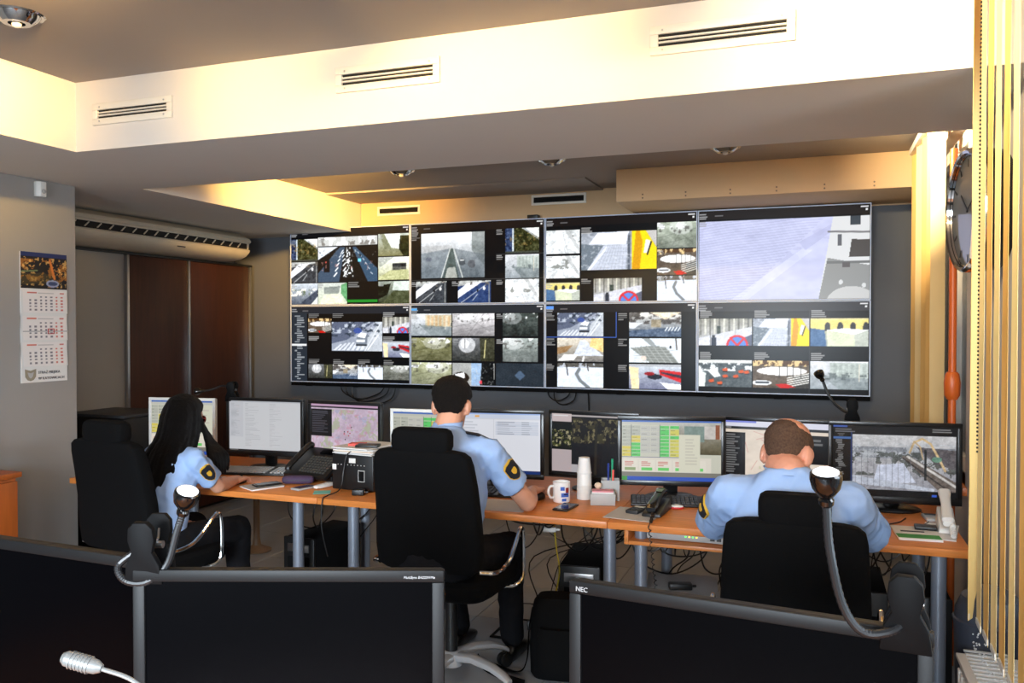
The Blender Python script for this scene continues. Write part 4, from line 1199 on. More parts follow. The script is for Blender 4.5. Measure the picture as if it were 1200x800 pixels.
# ------------------------------------------------------------------ radiator and bin
rd = thing('radiator', 'white panel radiator under the nearer blinds', 'radiator', (.5, 2.05, 0))
G().b6(-.075, .075, -.87, .83, .12, .565).build('body', RADW, rd, bevel=.006)
for k in range(34):
    G().b6(-.082, -.075, -.855 + .05 * k, -.825 + .05 * k, .15, .54).build('rib', RADW, rd, bevel=.003, seg=1)
G().b6(-.085, .085, -.88, .84, .566, .58).build('top_grille', RADW, rd, bevel=.003)
gr = G()
for k in range(58):
    gr.box((0, 0, 0), (.12, .012, .004), T(0, -.85 + .03 * k, .5815))
gr.build('grille_bars', LGREY, rd, smooth=0)
for y in (-.7, .7):
    G().b6(-.02, .02, y - .02, y + .02, 0, .12).build('foot', RADW, rd, smooth=0)
bn = thing('waste_bin', 'dark grey rounded waste bin between the desk end and the radiator', 'bin', (.54, 3.06, 0))
G().lathe([(.085, 0), (.09, .02), (.1, .4), (.108, .62), (.112, .64), (.106, .645), (.1, .62), (.092, .4), (.075, .03)], 32).build('bucket', mat('slate_plastic', (44, 48, 58), .5), bn)
G().lathe([(.105, .645), (.104, .67), (.085, .715), (.04, .745), (.006, .75)], 32).build('domed_lid', MATS['slate_plastic'], bn)

# ------------------------------------------------------------------ video wall
VX0, VX1, VZ0, VZ1, VY = -4.488, .37, 1.092, 2.473, 6.44
cw_, ch_ = (VX1 - VX0) / 4, (VZ1 - VZ0) / 2
PICS = wall_pictures()
DESC = {(0, 1): 'top row display at the left end showing a dark highway', (1, 1): 'top row display second from left showing a foggy road', (2, 1): 'top row display third from left showing a yellow vehicle on a snowy street', (3, 1): 'top right display showing a pale snow-covered roof full screen',
        (0, 0): 'bottom row display at the left end with a list column and a white van', (1, 0): 'bottom row display second from left with nine small plaza views', (2, 0): 'bottom row display third from left with six camera views in two columns', (3, 0): 'bottom right display with six street views in two rows'}
for (i, j), pic in PICS.items():
    x0 = VX0 + cw_ * i; z0 = VZ0 + ch_ * j; g_ = .0018; bz = .0075
    d = thing('video_wall_display', DESC[i, j], 'display', (x0 + cw_ / 2, VY, z0), 0, 'displays of the video wall')
    w2 = cw_ / 2 - g_; h0, h1 = g_, ch_ - g_
    G().b6(-w2, w2, .004, .09, h0, h1).build('housing', BLK, d, smooth=0)
    fr = G()
    for a in ((-w2, w2, h1 - bz, h1), (-w2, w2, h0, h0 + bz), (-w2, -w2 + bz, h0 + bz, h1 - bz), (w2 - bz, w2, h0 + bz, h1 - bz)):
        fr.b6(a[0], a[1], -.004, .008, a[2], a[3])
    fr.build('bezel', BEZELS, d, smooth=0)
    put('screen', picture_mesh('screen', pic, 2 * (w2 - bz), h1 - h0 - 2 * bz, SCRW), d, (-w2 + bz, .002, h0 + bz))
rk = thing('display_mount', 'black steel mounting rack between the displays and the back wall', 'mount', (-2.06, 6.53, .0))
for x in (-2.3, -1.82, -1.1, -.6, .1, .6, 1.3, 1.8, 2.3):
    G().b6(x - .03, x + .03, .003, .09, 1.05, 2.46).build('upright', BLKM, rk, smooth=0)
for z in (1.12, 1.78, 2.4):
    G().b6(-2.4, 2.4, .005, .06, z - .03, z + .03).build('crossbar', BLKM, rk, smooth=0)
G().b6(-2.43, 2.43, -.08, .003, 1.06, 1.09).build('lower_cover', BLKM, rk, smooth=0)
G().b6(-.16, -.07, -.07, .0, 2.476, 2.505).build('bracket', BLK, rk, bevel=.003)


def cable(label, pts, r=.0035, m=BLK, group='cables', n=6, name='cable', k=6, flat=1.0):
    return tag(G().tube(crom(pts, k), r, n, None, flat).build(name, m), label, 'cable', group)


for dx, dz, wh in ((0, 0, 'middle'), (.06, -.03, 'lowest'), (-.05, .02, 'uppermost')):
    cable(wh + ' of the black cable loops below the left displays', [(-3.95 + dx, 6.5, 1.1), (-3.92 + dx, 6.49, .99 + dz), (-3.75 + dx, 6.48, .93 + dz), (-3.55 + dx, 6.49, .99 + dz), (-3.5 + dx, 6.5, 1.1)], .006, BLK, 'cables looped below the left displays')
for dx, dz, wh in ((0, 0, 'upper'), (.05, -.03, 'lower')):
    cable(wh + ' of the two black cable loops below the middle displays', [(-2.05 + dx, 6.5, 1.1), (-2.04 + dx, 6.49, 1.03 + dz), (-1.97 + dx, 6.48, .99 + dz), (-1.88 + dx, 6.49, 1.03 + dz), (-1.86 + dx, 6.5, 1.1)], .006, BLK, 'cables looped below the middle displays')
cable('straight black cable dropping from the displays to the desk', [(-1.73, 6.55, 1.1), (-1.72, 6.57, .8), (-1.7, 6.58, .3), (-1.7, 6.58, .01)], .005, BLK, None)
# ------------------------------------------------------------------ desks
DZ = .74


def desk(label, x0, x1, y0=3.55, y1=4.52, legs=None):
    d = thing('desk', label, 'desk', ((x0 + x1) / 2, (y0 + y1) / 2, 0), 0, 'orange wood desks below the video wall')
    w = (x1 - x0) / 2; h = (y1 - y0) / 2
    G().b6(-w + .001, w - .001, -h, h, DZ - .032, DZ).build('desktop', DESKW, d, bevel=.004)
    il, ir = legs or (.09, .09)
    for lx in (-w + il, w - ir):
        for ly in (-h + .2, h - .07):
            lg = G().lathe([(.029, .02), (.029, DZ - .034)], 20, T(lx, ly, 0)).build('leg', STEEL, d)
            G().lathe([(.027, 0), (.03, .004), (.03, .02), (.027, .024)], 20, T(lx, ly, 0)).build('foot', BLK, lg)
    G().b6(-w + .1, w - .1, h - .09, h - .06, DZ - .09, DZ - .034).build('rear_rail', STEEL, d, smooth=0)
    for lx in (-w + il, w - ir):
        G().b6(lx - .02, lx + .02, -h + .2, h - .07, DZ - .06, DZ - .034).build('side_rail', STEEL, d, smooth=0)
    return d


desk('orange wood desk on the left where the woman works', -3.95, -2.325, legs=(.09, .245))
desk('orange wood desk in the middle where the dark-haired man works', -2.325, -.85, legs=(.09, .035))
dC = desk('orange wood desk on the right where the balding man works', -.85, .565, legs=(.11, .09))
# shelf under the right desk
sh = G().b6(-.64, -.06, -.36, .1, DZ - .125, DZ - .107); sh.b6(-.66, -.64, -.36, .1, DZ - .125, DZ - .034); sh.b6(-.06, -.04, -.36, .1, DZ - .125, DZ - .034)
sh.build('under_shelf', DESKW, dC, bevel=.003)
ns = thing('network_switch', 'light grey network switch on the shelf under the right desk', 'network switch', (-.49, 3.87, DZ - .106))
G().b6(-.22, .22, -.14, .1, .003, .045).build('case', LGREY, ns, bevel=.004)
for k in range(4):
    G().b6(-.05 + .016 * k, -.043 + .016 * k, -.144, -.139, .022, .027).build('status_led', LEDY if k % 2 else LEDG, ns, smooth=0)
for k in range(5):
    G().b6(.06 + .028 * k, .08 + .028 * k, -.143, -.139, .014, .03).build('port', BLK, ns, smooth=0)
desk_f = thing('desk', 'wide wooden desk right in front of the camera under the dark monitors', 'desk', (-.72, 1.12, 0))
G().b6(-1.3, 1.15, -.6, .5, DZ - .035, DZ).build('desktop', DESKW, desk_f, bevel=.004)
for lx in (-1.2, 1.05):
    for ly in (-.5, .4):
        G().lathe([(.03, 0), (.03, DZ - .036)], 20, T(lx, ly, 0)).build('leg', STEEL, desk_f)


# ------------------------------------------------------------------ monitors
def monitor(label, x, y, ang, W, H, ztop, pic, frame=BEZ, bez=.018, chin=None, group=None, deskz=DZ, stand='oval', name='monitor', smat=None):
    m = thing(name, label, 'monitor', (x, y, deskz), math.radians(ang), group)
    z1 = ztop - deskz; z0 = z1 - H; chin = chin or bez
    G().b6(-W / 2 + .004, W / 2 - .004, .012, .035, z0 + .004, z1 - .004).build('back_cover', frame, m, bevel=.004)
    G().b6(-W * .36, W * .36, .035, .06, z0 + H * .12, z1 - H * .12).build('rear_bulge', frame, m, bevel=.01)
    fr = G()
    for a in ((-W / 2, W / 2, z1 - bez, z1), (-W / 2, W / 2, z0, z0 + chin), (-W / 2, -W / 2 + bez, z0 + chin, z1 - bez), (W / 2 - bez, W / 2, z0 + chin, z1 - bez)):
        fr.b6(a[0], a[1], -.002, .014, a[2], a[3])
    fr.build('bezel', frame, m, bevel=.0025)
    sw_, sh_ = W - 2 * bez, H - bez - chin
    if pic is None:
        G().b6(-sw_ / 2, sw_ / 2, .003, .012, z0 + chin, z1 - bez).build('screen', smat or SCROFF, m, smooth=0)
    else:
        put('screen', picture_mesh('screen', pic, sw_, sh_, SCRM), m, (-sw_ / 2, .003, z0 + chin))
    G().b6(-.035, .035, .06, .09, .015, z0 + H * .45).build('stand_neck', frame, m, bevel=.005)
    if stand == 'oval':
        G().lathe([(.125, 0), (.127, .006), (.11, .014), (.04, .02)], 32, T(0, .05, 0) @ Matrix.Diagonal((1, .8, 1, 1))).build('stand_base', frame, m)
    else:
        G().b6(-.12, .12, -.04, .16, 0, .014).build('stand_base', frame, m, bevel=.005)
    return m


monitor('white-framed monitor with a coloured status table in front of the woman', -3.70, 4.16, 9, .455, .385, 1.15, pic_console(), WPLAS, .018, .034, stand='box')
monitor('black monitor showing a plain grey document beside the woman', -3.095, 4.17, 3, .53, .345, 1.165, pic_sheet(), BEZ, .02, .024)
monitor('black monitor with a pink city map behind the desk phone', -2.53, 4.14, -4, .50, .34, 1.165, pic_map(), BEZ, .02)
monitor('white-framed monitor with a status table left of the dark-haired man', -2.03, 4.2, 3, .455, .37, 1.13, pic_console(), WPLAS, .018, .03, stand='box')
monitor('black monitor with a white form in front of the dark-haired man', -1.605, 4.12, 8, .545, .365, 1.152, pic_form(), BEZ, .02, .026)
monitor('black monitor with a dark night view behind the paper cups', -1.08, 4.19, -4, .49, .35, 1.153, pic_night(), BEZ, .018)
monitor('black monitor with a green and yellow status table behind the handset', -.665, 4.12, 12, .525, .345, 1.15, pic_console(True), BEZ, .022, .026)
monitor('dark-framed monitor with a pale road map in front of the balding man', -.175, 4.42, -4, .575, .37, 1.127, pic_map(190, 120, True), BEZ, .02)
monitor('black monitor with a railway bridge view by the side wall', .345, 4.2, 6, .57, .375, 1.152, pic_rail(), BEZ, .02, .03)


def fg_monitor(label, lx, ly, rx, ry, ztop, left_txt, right_txt, led=False):
    x, y = (lx + rx) / 2, (ly + ry) / 2
    W = math.hypot(rx - lx, ry - ly); ang = math.degrees(math.atan2(ry - ly, rx - lx))
    H = .355
    m = monitor(label, x, y, ang, W, H, ztop, None, FGREY, .0205, .024, 'switched-off monitors on the front desk', name='monitor', stand='box')
    z1 = ztop - DZ
    if left_txt:
        lettering('lettering', left_txt, .0105, LETTER, m, (-W / 2 + .012, -.0025, z1 - .0155))
    if right_txt:
        t = lettering('lettering', right_txt, .0058, LETTER, m, (W / 2 - .068, -.0025, z1 - .0135), shear=.2)
    return m


# left edge / right edge of the top of each switched-off monitor
fg_monitor('switched-off dark monitor in the foreground, left of centre', -1.082, 1.098, -.586, 1.275, 1.18, None, 'MultiSync EA222WMe')
fg_monitor('switched-off dark monitor in the foreground, right of centre, with a clip lamp at its corner', -.373, 1.297, .152, 1.235, 1.18, 'NEC', 'MultiSync')
fg_monitor('switched-off dark monitor cut off by the left edge of the picture', -1.62, 1.185, -1.09, 1.160, 1.178, None, None)


# ------------------------------------------------------------------ small clip lamps
def clip_lamp(label, base, rotz, s, neck, head_dir, group='gooseneck clip lamps', bright=True):
    """base: jaw bottom centre, neck: world points from the clip to the head"""
    c = thing('clip_lamp', label, 'lamp', base, rotz, group)
    inv = (T(*base) @ Matrix.Rotation(rotz, 4, 'Z')).inverted()
    prof = [(-.03, -.0), (.03, -.0), (.026, .03), (.016, .05), (.021, .07), (.019, .088), (.01, .098), (-.01, .098), (-.019, .088), (-.021, .07), (-.016, .05), (-.026, .03)]
    pr = [(x * s, z * s) for x, z in prof]
    for k, (y0, y1, tl_) in enumerate(((-.026, -.014, 7), (.014, .026, -7))):
        G().prism(pr, -.006 * s, .006 * s, T(0, (y0 + y1) / 2 * s, 0) @ RX(90 + tl_)).build('jaw', CLIPK, c, bevel=.002 * s)
    G().cyl((-.02 * s, 0, .055 * s), (.02 * s, 0, .055 * s), .006 * s, n=10).build('hinge_pin', ALU, c)
    sp = [(.012 * s * math.cos(a) * (1 if True else 0) - .0, .012 * s * math.sin(a), .055 * s) for a in [0]]
    G().tube(crom([(.004 * s, -.02 * s, .075 * s), (.01 * s, 0, .062 * s), (.004 * s, .02 * s, .075 * s)], 6), .0018 * s, 6).build('spring', ALU, c)
    P = [inv @ Vector(p) for p in neck]
    path = crom(P, 14); g = G()
    rr_ = [(.0052 + .0006 * (i % 2)) * s for i in range(len(path))]
    g.tube(path, rr_, 10); g.build('gooseneck', NECKK, c)
    G().ell(tuple(P[0]), (.007 * s,) * 3).build('neck_socket', LGREY, c)
    end = P[-1]; hd = (inv.to_3x3() @ Vector(head_dir)).normalized()
    q = hd.to_track_quat('Z', 'Y').to_matrix().to_4x4(); q.translation = end
    G().lathe([(.004 * s, -.006 * s), (.009 * s, 0), (.0095 * s, .006 * s), (.006 * s, .01 * s)], 16, q).build('swivel', BLKG, c)
    G().lathe([(.005 * s, .006 * s), (.01 * s, .012 * s), (.017 * s, .022 * s), (.0195 * s, .034 * s), (.019 * s, .041 * s), (.0165 * s, .043 * s)], 24, q).build('head', BLKG, c)
    G().lathe([(.0168 * s, .0425 * s), (.012 * s, .0455 * s), (.002 * s, .0465 * s)], 24, q).build('lens', DIFF if bright else BLKG, c)
    return c


clip_lamp('black gooseneck clip lamp on the corner of the right foreground monitor', (.118, 1.238, 1.158), math.radians(-7), 1.08,
          [(.12, 1.222, 1.205), (.098, 1.206, 1.187), (.062, 1.2, 1.183), (.036, 1.199, 1.218), (.02, 1.196, 1.29), (.015, 1.194, 1.352)], (-.02, -.25, 1))
clip_lamp('black gooseneck clip lamp on the left foreground monitors', (-1.075, 1.132, 1.155), math.radians(18), 1.1,
          [(-1.09, 1.115, 1.207), (-1.113, 1.098, 1.183), (-1.098, 1.098, 1.16), (-1.062, 1.108, 1.158), (-1.034, 1.125, 1.186), (-1.02, 1.133, 1.24), (-1.011, 1.137, 1.272)], (.45, -.2, 1))
clip_lamp('small black clip lamp on the monitor tops before the right displays', (.17, 4.36, 1.12), 0, 1.25,
          [(.158, 4.35, 1.17), (.125, 4.37, 1.185), (.09, 4.39, 1.215), (.06, 4.4, 1.26), (.035, 4.4, 1.325)], (-.5, -.5, 1), bright=False)
clip_lamp('small black clip lamp on the monitor beside the woman', (-3.34, 4.19, 1.14), math.radians(20), 1.2,
          [(-3.34, 4.18, 1.19), (-3.38, 4.2, 1.22), (-3.44, 4.22, 1.225), (-3.5, 4.2, 1.205), (-3.55, 4.18, 1.195)], (-1, -.3, -.1), bright=False)

# gooseneck microphone in the lower left corner
mc = thing('desk_microphone', 'silver gooseneck microphone in front of the left foreground monitor', 'microphone', (-.72, .845, DZ))
inv = T(-.72, .845, DZ).inverted()
G().lathe([(.06, 0), (.062, .01), (.05, .022), (.015, .03)], 28).build('base', BLK, mc)
G().tube(crom([inv @ Vector(p) for p in ((-.72, .845, .765), (-.725, .842, .95), (-.755, .832, 1.09), (-.80, .817, 1.142), (-.846, .802, 1.161))], 10), .0028, 8).build('stem', MICG, mc)
a_, b_ = inv @ Vector((-.842, .803, 1.16)), inv @ Vector((-.889, .787, 1.174))
G().tube([a_, a_.lerp(b_, .15), a_.lerp(b_, .5), a_.lerp(b_, .9), b_], [.005, .009, .0105, .0095, .006], 14).build('capsule', MICG, mc)
for k in range(6):
    c0 = a_.lerp(b_, .3 + .09 * k); c1 = a_.lerp(b_, .33 + .09 * k)
    G().tube([c0, c1], .0112, 14).build('grille_ring', MICG, mc)
# ------------------------------------------------------------------ office chairs
def rrect(hw, hd, n=28, e=4.0):
    pts = []
    for i in range(n):
        a = 2 * PI * i / n; c, s = math.cos(a), math.sin(a)
        pts.append((hw * math.copysign(abs(c) ** (2 / e), c), hd * math.copysign(abs(s) ** (2 / e), s)))
    return pts


def chair(label, x, y, rot, dz=0.0, wt=.225, wb=.25, base_rot=20.0, hr_w=.135, top=1.085):
    c = thing('office_chair', label, 'chair', (x, y, 0), math.radians(rot), 'black high-back office chairs with chrome arms')
    sz = .49 + dz
    # seat cushion
    rings = []
    for z, k in ((-.06, .86), (-.045, .95), (-.02, 1.0), (.015, 1.0), (.035, .95), (.045, .82)):
        rings.append([(px * k, py * k + .02, sz + z) for px, py in rrect(.255, .25, 32, 5)])
    G().loft(rings).build('seat', FABRIC, c)
    # backrest: tall padded shell, slightly reclined, broadening downwards
    rings = []; zt = top + dz; zb = .56 + dz
    for t, kx, kd in ((-.0, .55, .6), (.012, .8, .85), (.05, .95, 1), (.2, 1.0, 1.1), (.45, 1.0, 1.1), (.7, 1.0, 1.05), (.88, .985, 1.0), (.95, .955, .9), (.985, .86, .72), (1.0, .7, .5)):
        z = zb + (zt - zb) * t; w = (wb + (wt - wb) * t) * kx; yy = -.205 - .075 * t + .02 * math.sin(PI * t)
        rings.append([(px, py + yy, z) for px, py in rrect(w, .05 * kd, 36, 4.5)])
    b = G().loft(rings).build('backrest', FABRIC, c)
    # seam line of the rear shell
    seam = []
    for t in [i / 40 for i in range(41)]:
        pass
    rings = []
    for zz, kx, kd in ((-.052, .8, .6), (-.045, .93, .85), (-.02, 1, 1), (.02, 1, 1), (.042, .95, .85), (.052, .82, .6)):
        z = zt + .035 + zz; yy = -.272
        rings.append([(px, py + yy, z) for px, py in rrect(hr_w * kx, .048 * kd, 32, 4)])
    G().loft(rings).build('headrest', FABRIC, c)
    for sx in (-1, 1):
        G().b6(sx * .06 - .012, sx * .06 + .012, -.285, -.255, zt - .06, zt + .01).build('headrest_post', BLK, c)
    G().b6(-.05, .05, -.235, -.14, sz - .075, sz + .1).build('back_bracket', BLK, c, bevel=.01)
    # arms: chrome loop that rises forward from the back, then drops to the seat side
    for sx in (-1, 1):
        ax = sx * .29
        pts = [(sx * .235, -.22, sz + .09), (ax, -.17, sz + .082), (ax, -.07, sz + .085), (ax, .0, sz + .115), (ax, .09, sz + .195), (ax, .118, sz + .205), (ax, .135, sz + .17), (ax, .138, sz + .05), (ax, .125, sz - .02), (sx * .27, .09, sz - .045), (sx * .2, .07, sz - .052)]
        G().tube(crom(pts, 8), .0095, 10).build('armrest', CHROME, c)
    G().lathe([(.028, .14), (.028, sz - .12), (.04, sz - .11), (.04, sz - .06)], 20).build('gas_column', BLK, c)
    G().b6(-.1, .1, -.1, .12, sz - .085, sz - .058).build('tilt_mechanism', BLK, c, bevel=.006)
    st = G().lathe([(.05, .085), (.055, .1), (.05, .14), (.035, .15)], 24).build('hub', POLAL, c)
    for k in range(5):
        a = math.radians(base_rot + 72 * k); ca_, sa_ = math.cos(a), math.sin(a)
        pts = [(.03, .125), (.12, .135), (.22, .12), (.29, .092), (.315, .075)]
        rings = []
        for i, (r, z) in enumerate(pts):
            w = .03 - .003 * i; h = .02 - .002 * i
            rings.append([(r * ca_ - px * sa_, r * sa_ + px * ca_, z + py) for px, py in rrect(w, h, 12, 3)])
        G().loft(rings).build('base_leg', POLAL, c)
        cs = G()
        R = .3; cx, cy = R * ca_, R * sa_
        for s in (-1, 1):
            q = T(cx - s * .016 * sa_, cy + s * .016 * ca_, .032) @ Matrix.Rotation(a, 4, 'Z') @ RX(90)
            cs.lathe([(.02, -.009), (.03, -.007), (.032, 0), (.03, .007), (.02, .009)], 20, q)
        cs.cyl((cx, cy, .03), (cx, cy, .085), .009, n=10)
        cs.build('caster', BLK, c)
    return c


chair('black high-back office chair the dark-haired man sits on', -1.52, 3.385, -2, 0.0, base_rot=-12)
chair('black high-back office chair the balding man sits on, lowest and nearest', -.065, 3.085, 1, -.115, .222, .245, 35, hr_w=.112)
chair('black high-back office chair the woman sits on at the left', -3.03, 3.23, -7, -.012, base_rot=10)


# ------------------------------------------------------------------ people
HEADR = [(-.118, .022, .070, .030), (-.106, .040, .085, .012), (-.085, .052, .091, -.018), (-.055, .060, .091, -.052), (-.02, .068, .092, -.08), (.015, .0745, .095, -.094), (.045, .076, .094, -.1), (.07, .0725, .085, -.097), (.092, .061, .066, -.083), (.108, .041, .038, -.058), (.117, .016, .008, -.03)]


def head_rings(grow=None, n=32, sub=3):
    Z = np.array([r[0] for r in HEADR]); out = []
    tt = np.linspace(0, len(Z) - 1, (len(Z) - 1) * sub + 1)
    for t in tt:
        z, hw, f, b = [float(np.interp(t, range(len(Z)), [r[k] for r in HEADR])) for k in range(4)]
        ring = []
        for j in range(n):
            a = 2 * PI * j / n
            x = hw * math.cos(a); y = (f + b) / 2 + (f - b) / 2 * math.sin(a)
            if grow:
                g = grow(x, y, z)
                d = Vector((x, y - (f + b) / 2 * .6, z - .01)).normalized()
                x += d.x * g; y += d.y * g; ring.append((x, y, z + d.z * g))
            else:
                ring.append((x, y, z))
        out.append(ring)
    return out


def hand(g, wrist, fwd, up, side, curl=.5, s=1.0):
    """palm with five fingers; side=+1: the thumb lies on the +right axis side"""
    f = Vector(fwd).normalized(); u = Vector(up); u = (u - f * u.dot(f)).normalized(); r = f.cross(u)
    w = Vector(wrist)
    def P(a, b, c): return w + f * (a * s) + r * (b * s) + u * (c * s)
    g.cap(P(-.02, 0, 0), P(.03, 0, 0), .026 * s, .027 * s)
    for b in (-.026, -.009, .009, .026):
        g.cap(P(.02, b * .8, 0), P(.085, b, .002), .0155 * s, .0125 * s, 10)
    fin = [(-.030, .058, .0078), (-.0105, .07, .0088), (.0105, .076, .009), (.030, .068, .0088)]
    if side < 0: fin = [(-b, l, rr_) for b, l, rr_ in fin]
    for b, l, rad in fin:
        a1 = .15 + curl * .5; a2 = .35 + curl * 1.1; a3 = .5 + curl * 1.5
        p0 = P(.085, b, .003); sp = b * 1.8
        def step(p, ang, ln): return p + (f * math.cos(ang) + r * sp * 1.0 - u * math.sin(ang)) * (ln * s)
        p1 = step(p0, a1 * .55, l * .48); p2 = step(p1, a2, l * .3); p3 = step(p2, a3, l * .22)
        g.chain([(p0, (rad + .001) * s), (p1, rad * s), (p2, rad * .93 * s), (p3, rad * .82 * s)], 10)
    t = side
    g.chain([(P(.018, t * .022, -.004), .0145 * s), (P(.05, t * .046, -.012), .0115 * s), (P(.078, t * .054, -.018), .0102 * s), (P(.1, t * .052, -.024), .0085 * s)], 10)


def person(label, root, hip, chest, neck, headc, head_rot, sh, el, wr, hands, knee, ankle, skin, hair_fn, k=1.0, bulk=1.0, long_hair=None, patch=None, glasses=False, seed=0.0, hairmat=HAIRD, sleeve=.62):
    p = thing('person', label, 'person', (root[0], root[1], 0), 0, None)
    off = T(root[0], root[1], 0).inverted()
    def O(q): return off @ Vector(q)
    hip, chest, neck, headc = O(hip), O(chest), O(neck), O(headc)
    sh = [O(q) for q in sh]; el = [O(q) for q in el]; wr = [O(q) for q in wr]; knee = [O(q) for q in knee]; ankle = [O(q) for q in ankle]
    HM = T(*headc) @ Matrix.Rotation(math.radians(head_rot[0]), 4, 'Z') @ Matrix.Rotation(math.radians(head_rot[1]), 4, 'X') @ Matrix.Diagonal((k, k, k, 1))
    B = G(); S = G(); Q = G()
    # ---- body (skin)
    B.loft(head_rings(), True, HM)
    B.cap(HM @ Vector((0, .094, .014)), HM @ Vector((0, .11, -.022)), .0085 * k, .0135 * k, 10)
    B.ell((0, 0, 0), (.05, .03, .012), HM @ T(0, .074, .028))
    for sx in (-1, 1):
        B.ell((0, 0, 0), (.0085, .021, .033), HM @ T(sx * .081, -.014, -.008) @ RZ(sx * -22) @ RX(-8))
        B.ell((0, 0, 0), (.007, .012, .012), HM @ T(sx * .075, -.004, -.034))
        B.ell((0, 0, 0), (.022, .02, .016), HM @ T(sx * .04, .068, -.025))
    B.ell((0, 0, 0), (.026, .012, .012), HM @ T(0, .083, -.062))
    nk = HM @ Vector((0, -.03, -.055))
    B.cap(nk, neck, .056 * k, .06 * k); B.cap(HM @ Vector((0, .01, -.07)), neck + Vector((0, .02, 0)), .045 * k, .055 * k)
    B.cap(neck - Vector((0, 0, .03)), chest, .07, .1); B.cap(chest, hip, .1, .11)
    for i in range(2):
        B.chain([(sh[i], .045), (el[i], .041 * bulk), (el[i].lerp(wr[i], .3), .0415 * bulk), (wr[i], .027)])
        hand(B, wr[i], *hands[i], s=.98 * k)
        B.chain([(hip + (knee[i] - hip).normalized() * .08, .075), (knee[i], .05), (ankle[i], .035)])
    body = remeshed(B, 'body', .0052, 4, skin, p)
    # ---- eyes and mouth
    for sx in (-1, 1):
        e = G().ell((0, 0, 0), (.0115, .0115, .0115), HM @ T(sx * .031, .0835, .008)).build('eye', WHITEG, p)
        G().ell((0, 0, 0), (.0055, .003, .0055), HM @ T(sx * .031, .0945, .008)).build('pupil', BLK, e)
    G().ell((0, 0, 0), (.022, .005, .006), HM @ T(0, .0935, -.062)).build('lips', MATS['lips'], p)
    # ---- shirt
    up = Vector((0, 0, 1)); mid = (sh[0] + sh[1]) / 2
    w = (sh[1] - sh[0]); wd = w.length / 2; ax = w.normalized()
    spine = (neck - hip)
    fw = Vector((-ax.y, ax.x, 0)).normalized()
    def ring(c, a, b, tilt): return [c + ax * (px * 1.0) + (fw * math.cos(tilt) + up * math.sin(tilt)) * py for px, py in rrect(a, b, 32, 2.6)]
    tl_ = math.atan2(-(neck - hip).dot(fw), (neck - hip).z)
    hw = .165 * bulk
    S.loft([ring(hip + up * -.03, hw, .125 * bulk, tl_), ring(hip.lerp(chest, .3), hw * 1.0, .125 * bulk, tl_), ring(hip.lerp(chest, .7), hw * 1.04, .125 * bulk, tl_), ring(chest, hw * 1.1, .125 * bulk, tl_),
            ring(chest.lerp(mid, .55), wd * .98, .118 * bulk, tl_), ring(mid + up * .005, wd * .92, .1 * bulk, tl_), ring(mid.lerp(neck, .55) + up * .018, wd * .55, .082, tl_), ring(neck + up * .012, .068, .066, tl_)])
    for i in range(2):
        S.cap(mid.lerp(sh[i], .45) + up * .012, sh[i] + up * .004, .062 * bulk, .064 * bulk)
        e = sh[i].lerp(el[i], sleeve)
        S.cap(sh[i], sh[i].lerp(el[i], .3), .064 * bulk, .063 * bulk)
        d = (el[i] - sh[i]).normalized(); q = d.to_track_quat('Z', 'Y').to_matrix().to_4x4(); q.translation = sh[i]
        Ln = (e - sh[i]).length
        S.lathe([(.03, -.01), (.06 * bulk, 0), (.063 * bulk, Ln * .4), (.065 * bulk, Ln * .92), (.066 * bulk, Ln), (.02, Ln + .001)], 24, q)
    shirt = remeshed(S, 'shirt', .0075, 5, SHIRT, p, .0065, 10.0, seed)
    # collar
    cr = []
    for zz, rr_ in ((-.012, .071), (.012, .0705), (.036, .066), (.038, .0625), (.012, .064)):
        cr.append([tuple(neck + (nk - neck).normalized() * zz + ax * (rr_ * math.cos(a)) + fw * (rr_ * .96 * math.sin(a))) for a in [2 * PI * j / 32 for j in range(32)]])
    G().loft(cr, False).build('collar', SHIRT, shirt)
    if patch is not None:
        for i in ([patch] if isinstance(patch, int) else patch):
            d = (el[i] - sh[i]).normalized(); Ln = (el[i] - sh[i]).length
            out = (ax * (1 if i == 1 else -1) * .9 - fw * .35); out = (out - d * out.dot(d)).normalized(); tn = d.cross(out)
            for nm, ww, hh, rr_, m in (('patch_border', .037, .05, .0715, GOLD), ('shoulder_patch', .0325, .045, .0735, NAVY), ('patch_emblem', .012, .016, .0755, GOLD)):
                shp = [(-1, -.75), (-.6, -1), (0, -1.02), (.6, -1), (1, -.75), (1, .2), (.75, .6), (.35, .88), (0, 1), (-.35, .88), (-.75, .6), (-1, .2)]
                g = G(); vs = []
                for lay in (-.012, 0):
                    for a_, b_ in shp:
                        an = a_ * ww / .07; R_ = rr_ * bulk + lay
                        vs.append(tuple(sh[i] + d * (Ln * .32 + b_ * hh) + out * (R_ * math.cos(an)) + tn * (R_ * math.sin(an))))
                    vs.append(tuple(sh[i] + d * (Ln * .32) + out * (rr_ * bulk + lay)))
                n = len(shp); fs = []
                for j in range(n):
                    q_ = (j + 1) % n
                    fs += [(n + 1 + j, n + 1 + q_, 2 * n + 1), (j, q_, n + 1 + q_, n + 1 + j)]
                g.add(vs, fs); g.build(nm, m, shirt, smooth=60)
    for i in range(2):
        # shoulder strap
        a0 = neck.lerp(sh[i], .45) + up * .035; a1 = sh[i] + up * .056 * bulk
        G().tube([a0, a0.lerp(a1, .5) + up * .008, a1], .02, 10, None, .3).build('shoulder_strap', SHIRT if not patch else NAVY, shirt) if patch == 1 else None
    # ---- trousers and shoes
    Q.loft([ring(hip + up * .05, hw * 1.0, .122 * bulk, tl_), ring(hip + up * -.02, hw * 1.08, .135 * bulk, 0), ring(hip + up * -.075, hw * .95, .12, 0)])
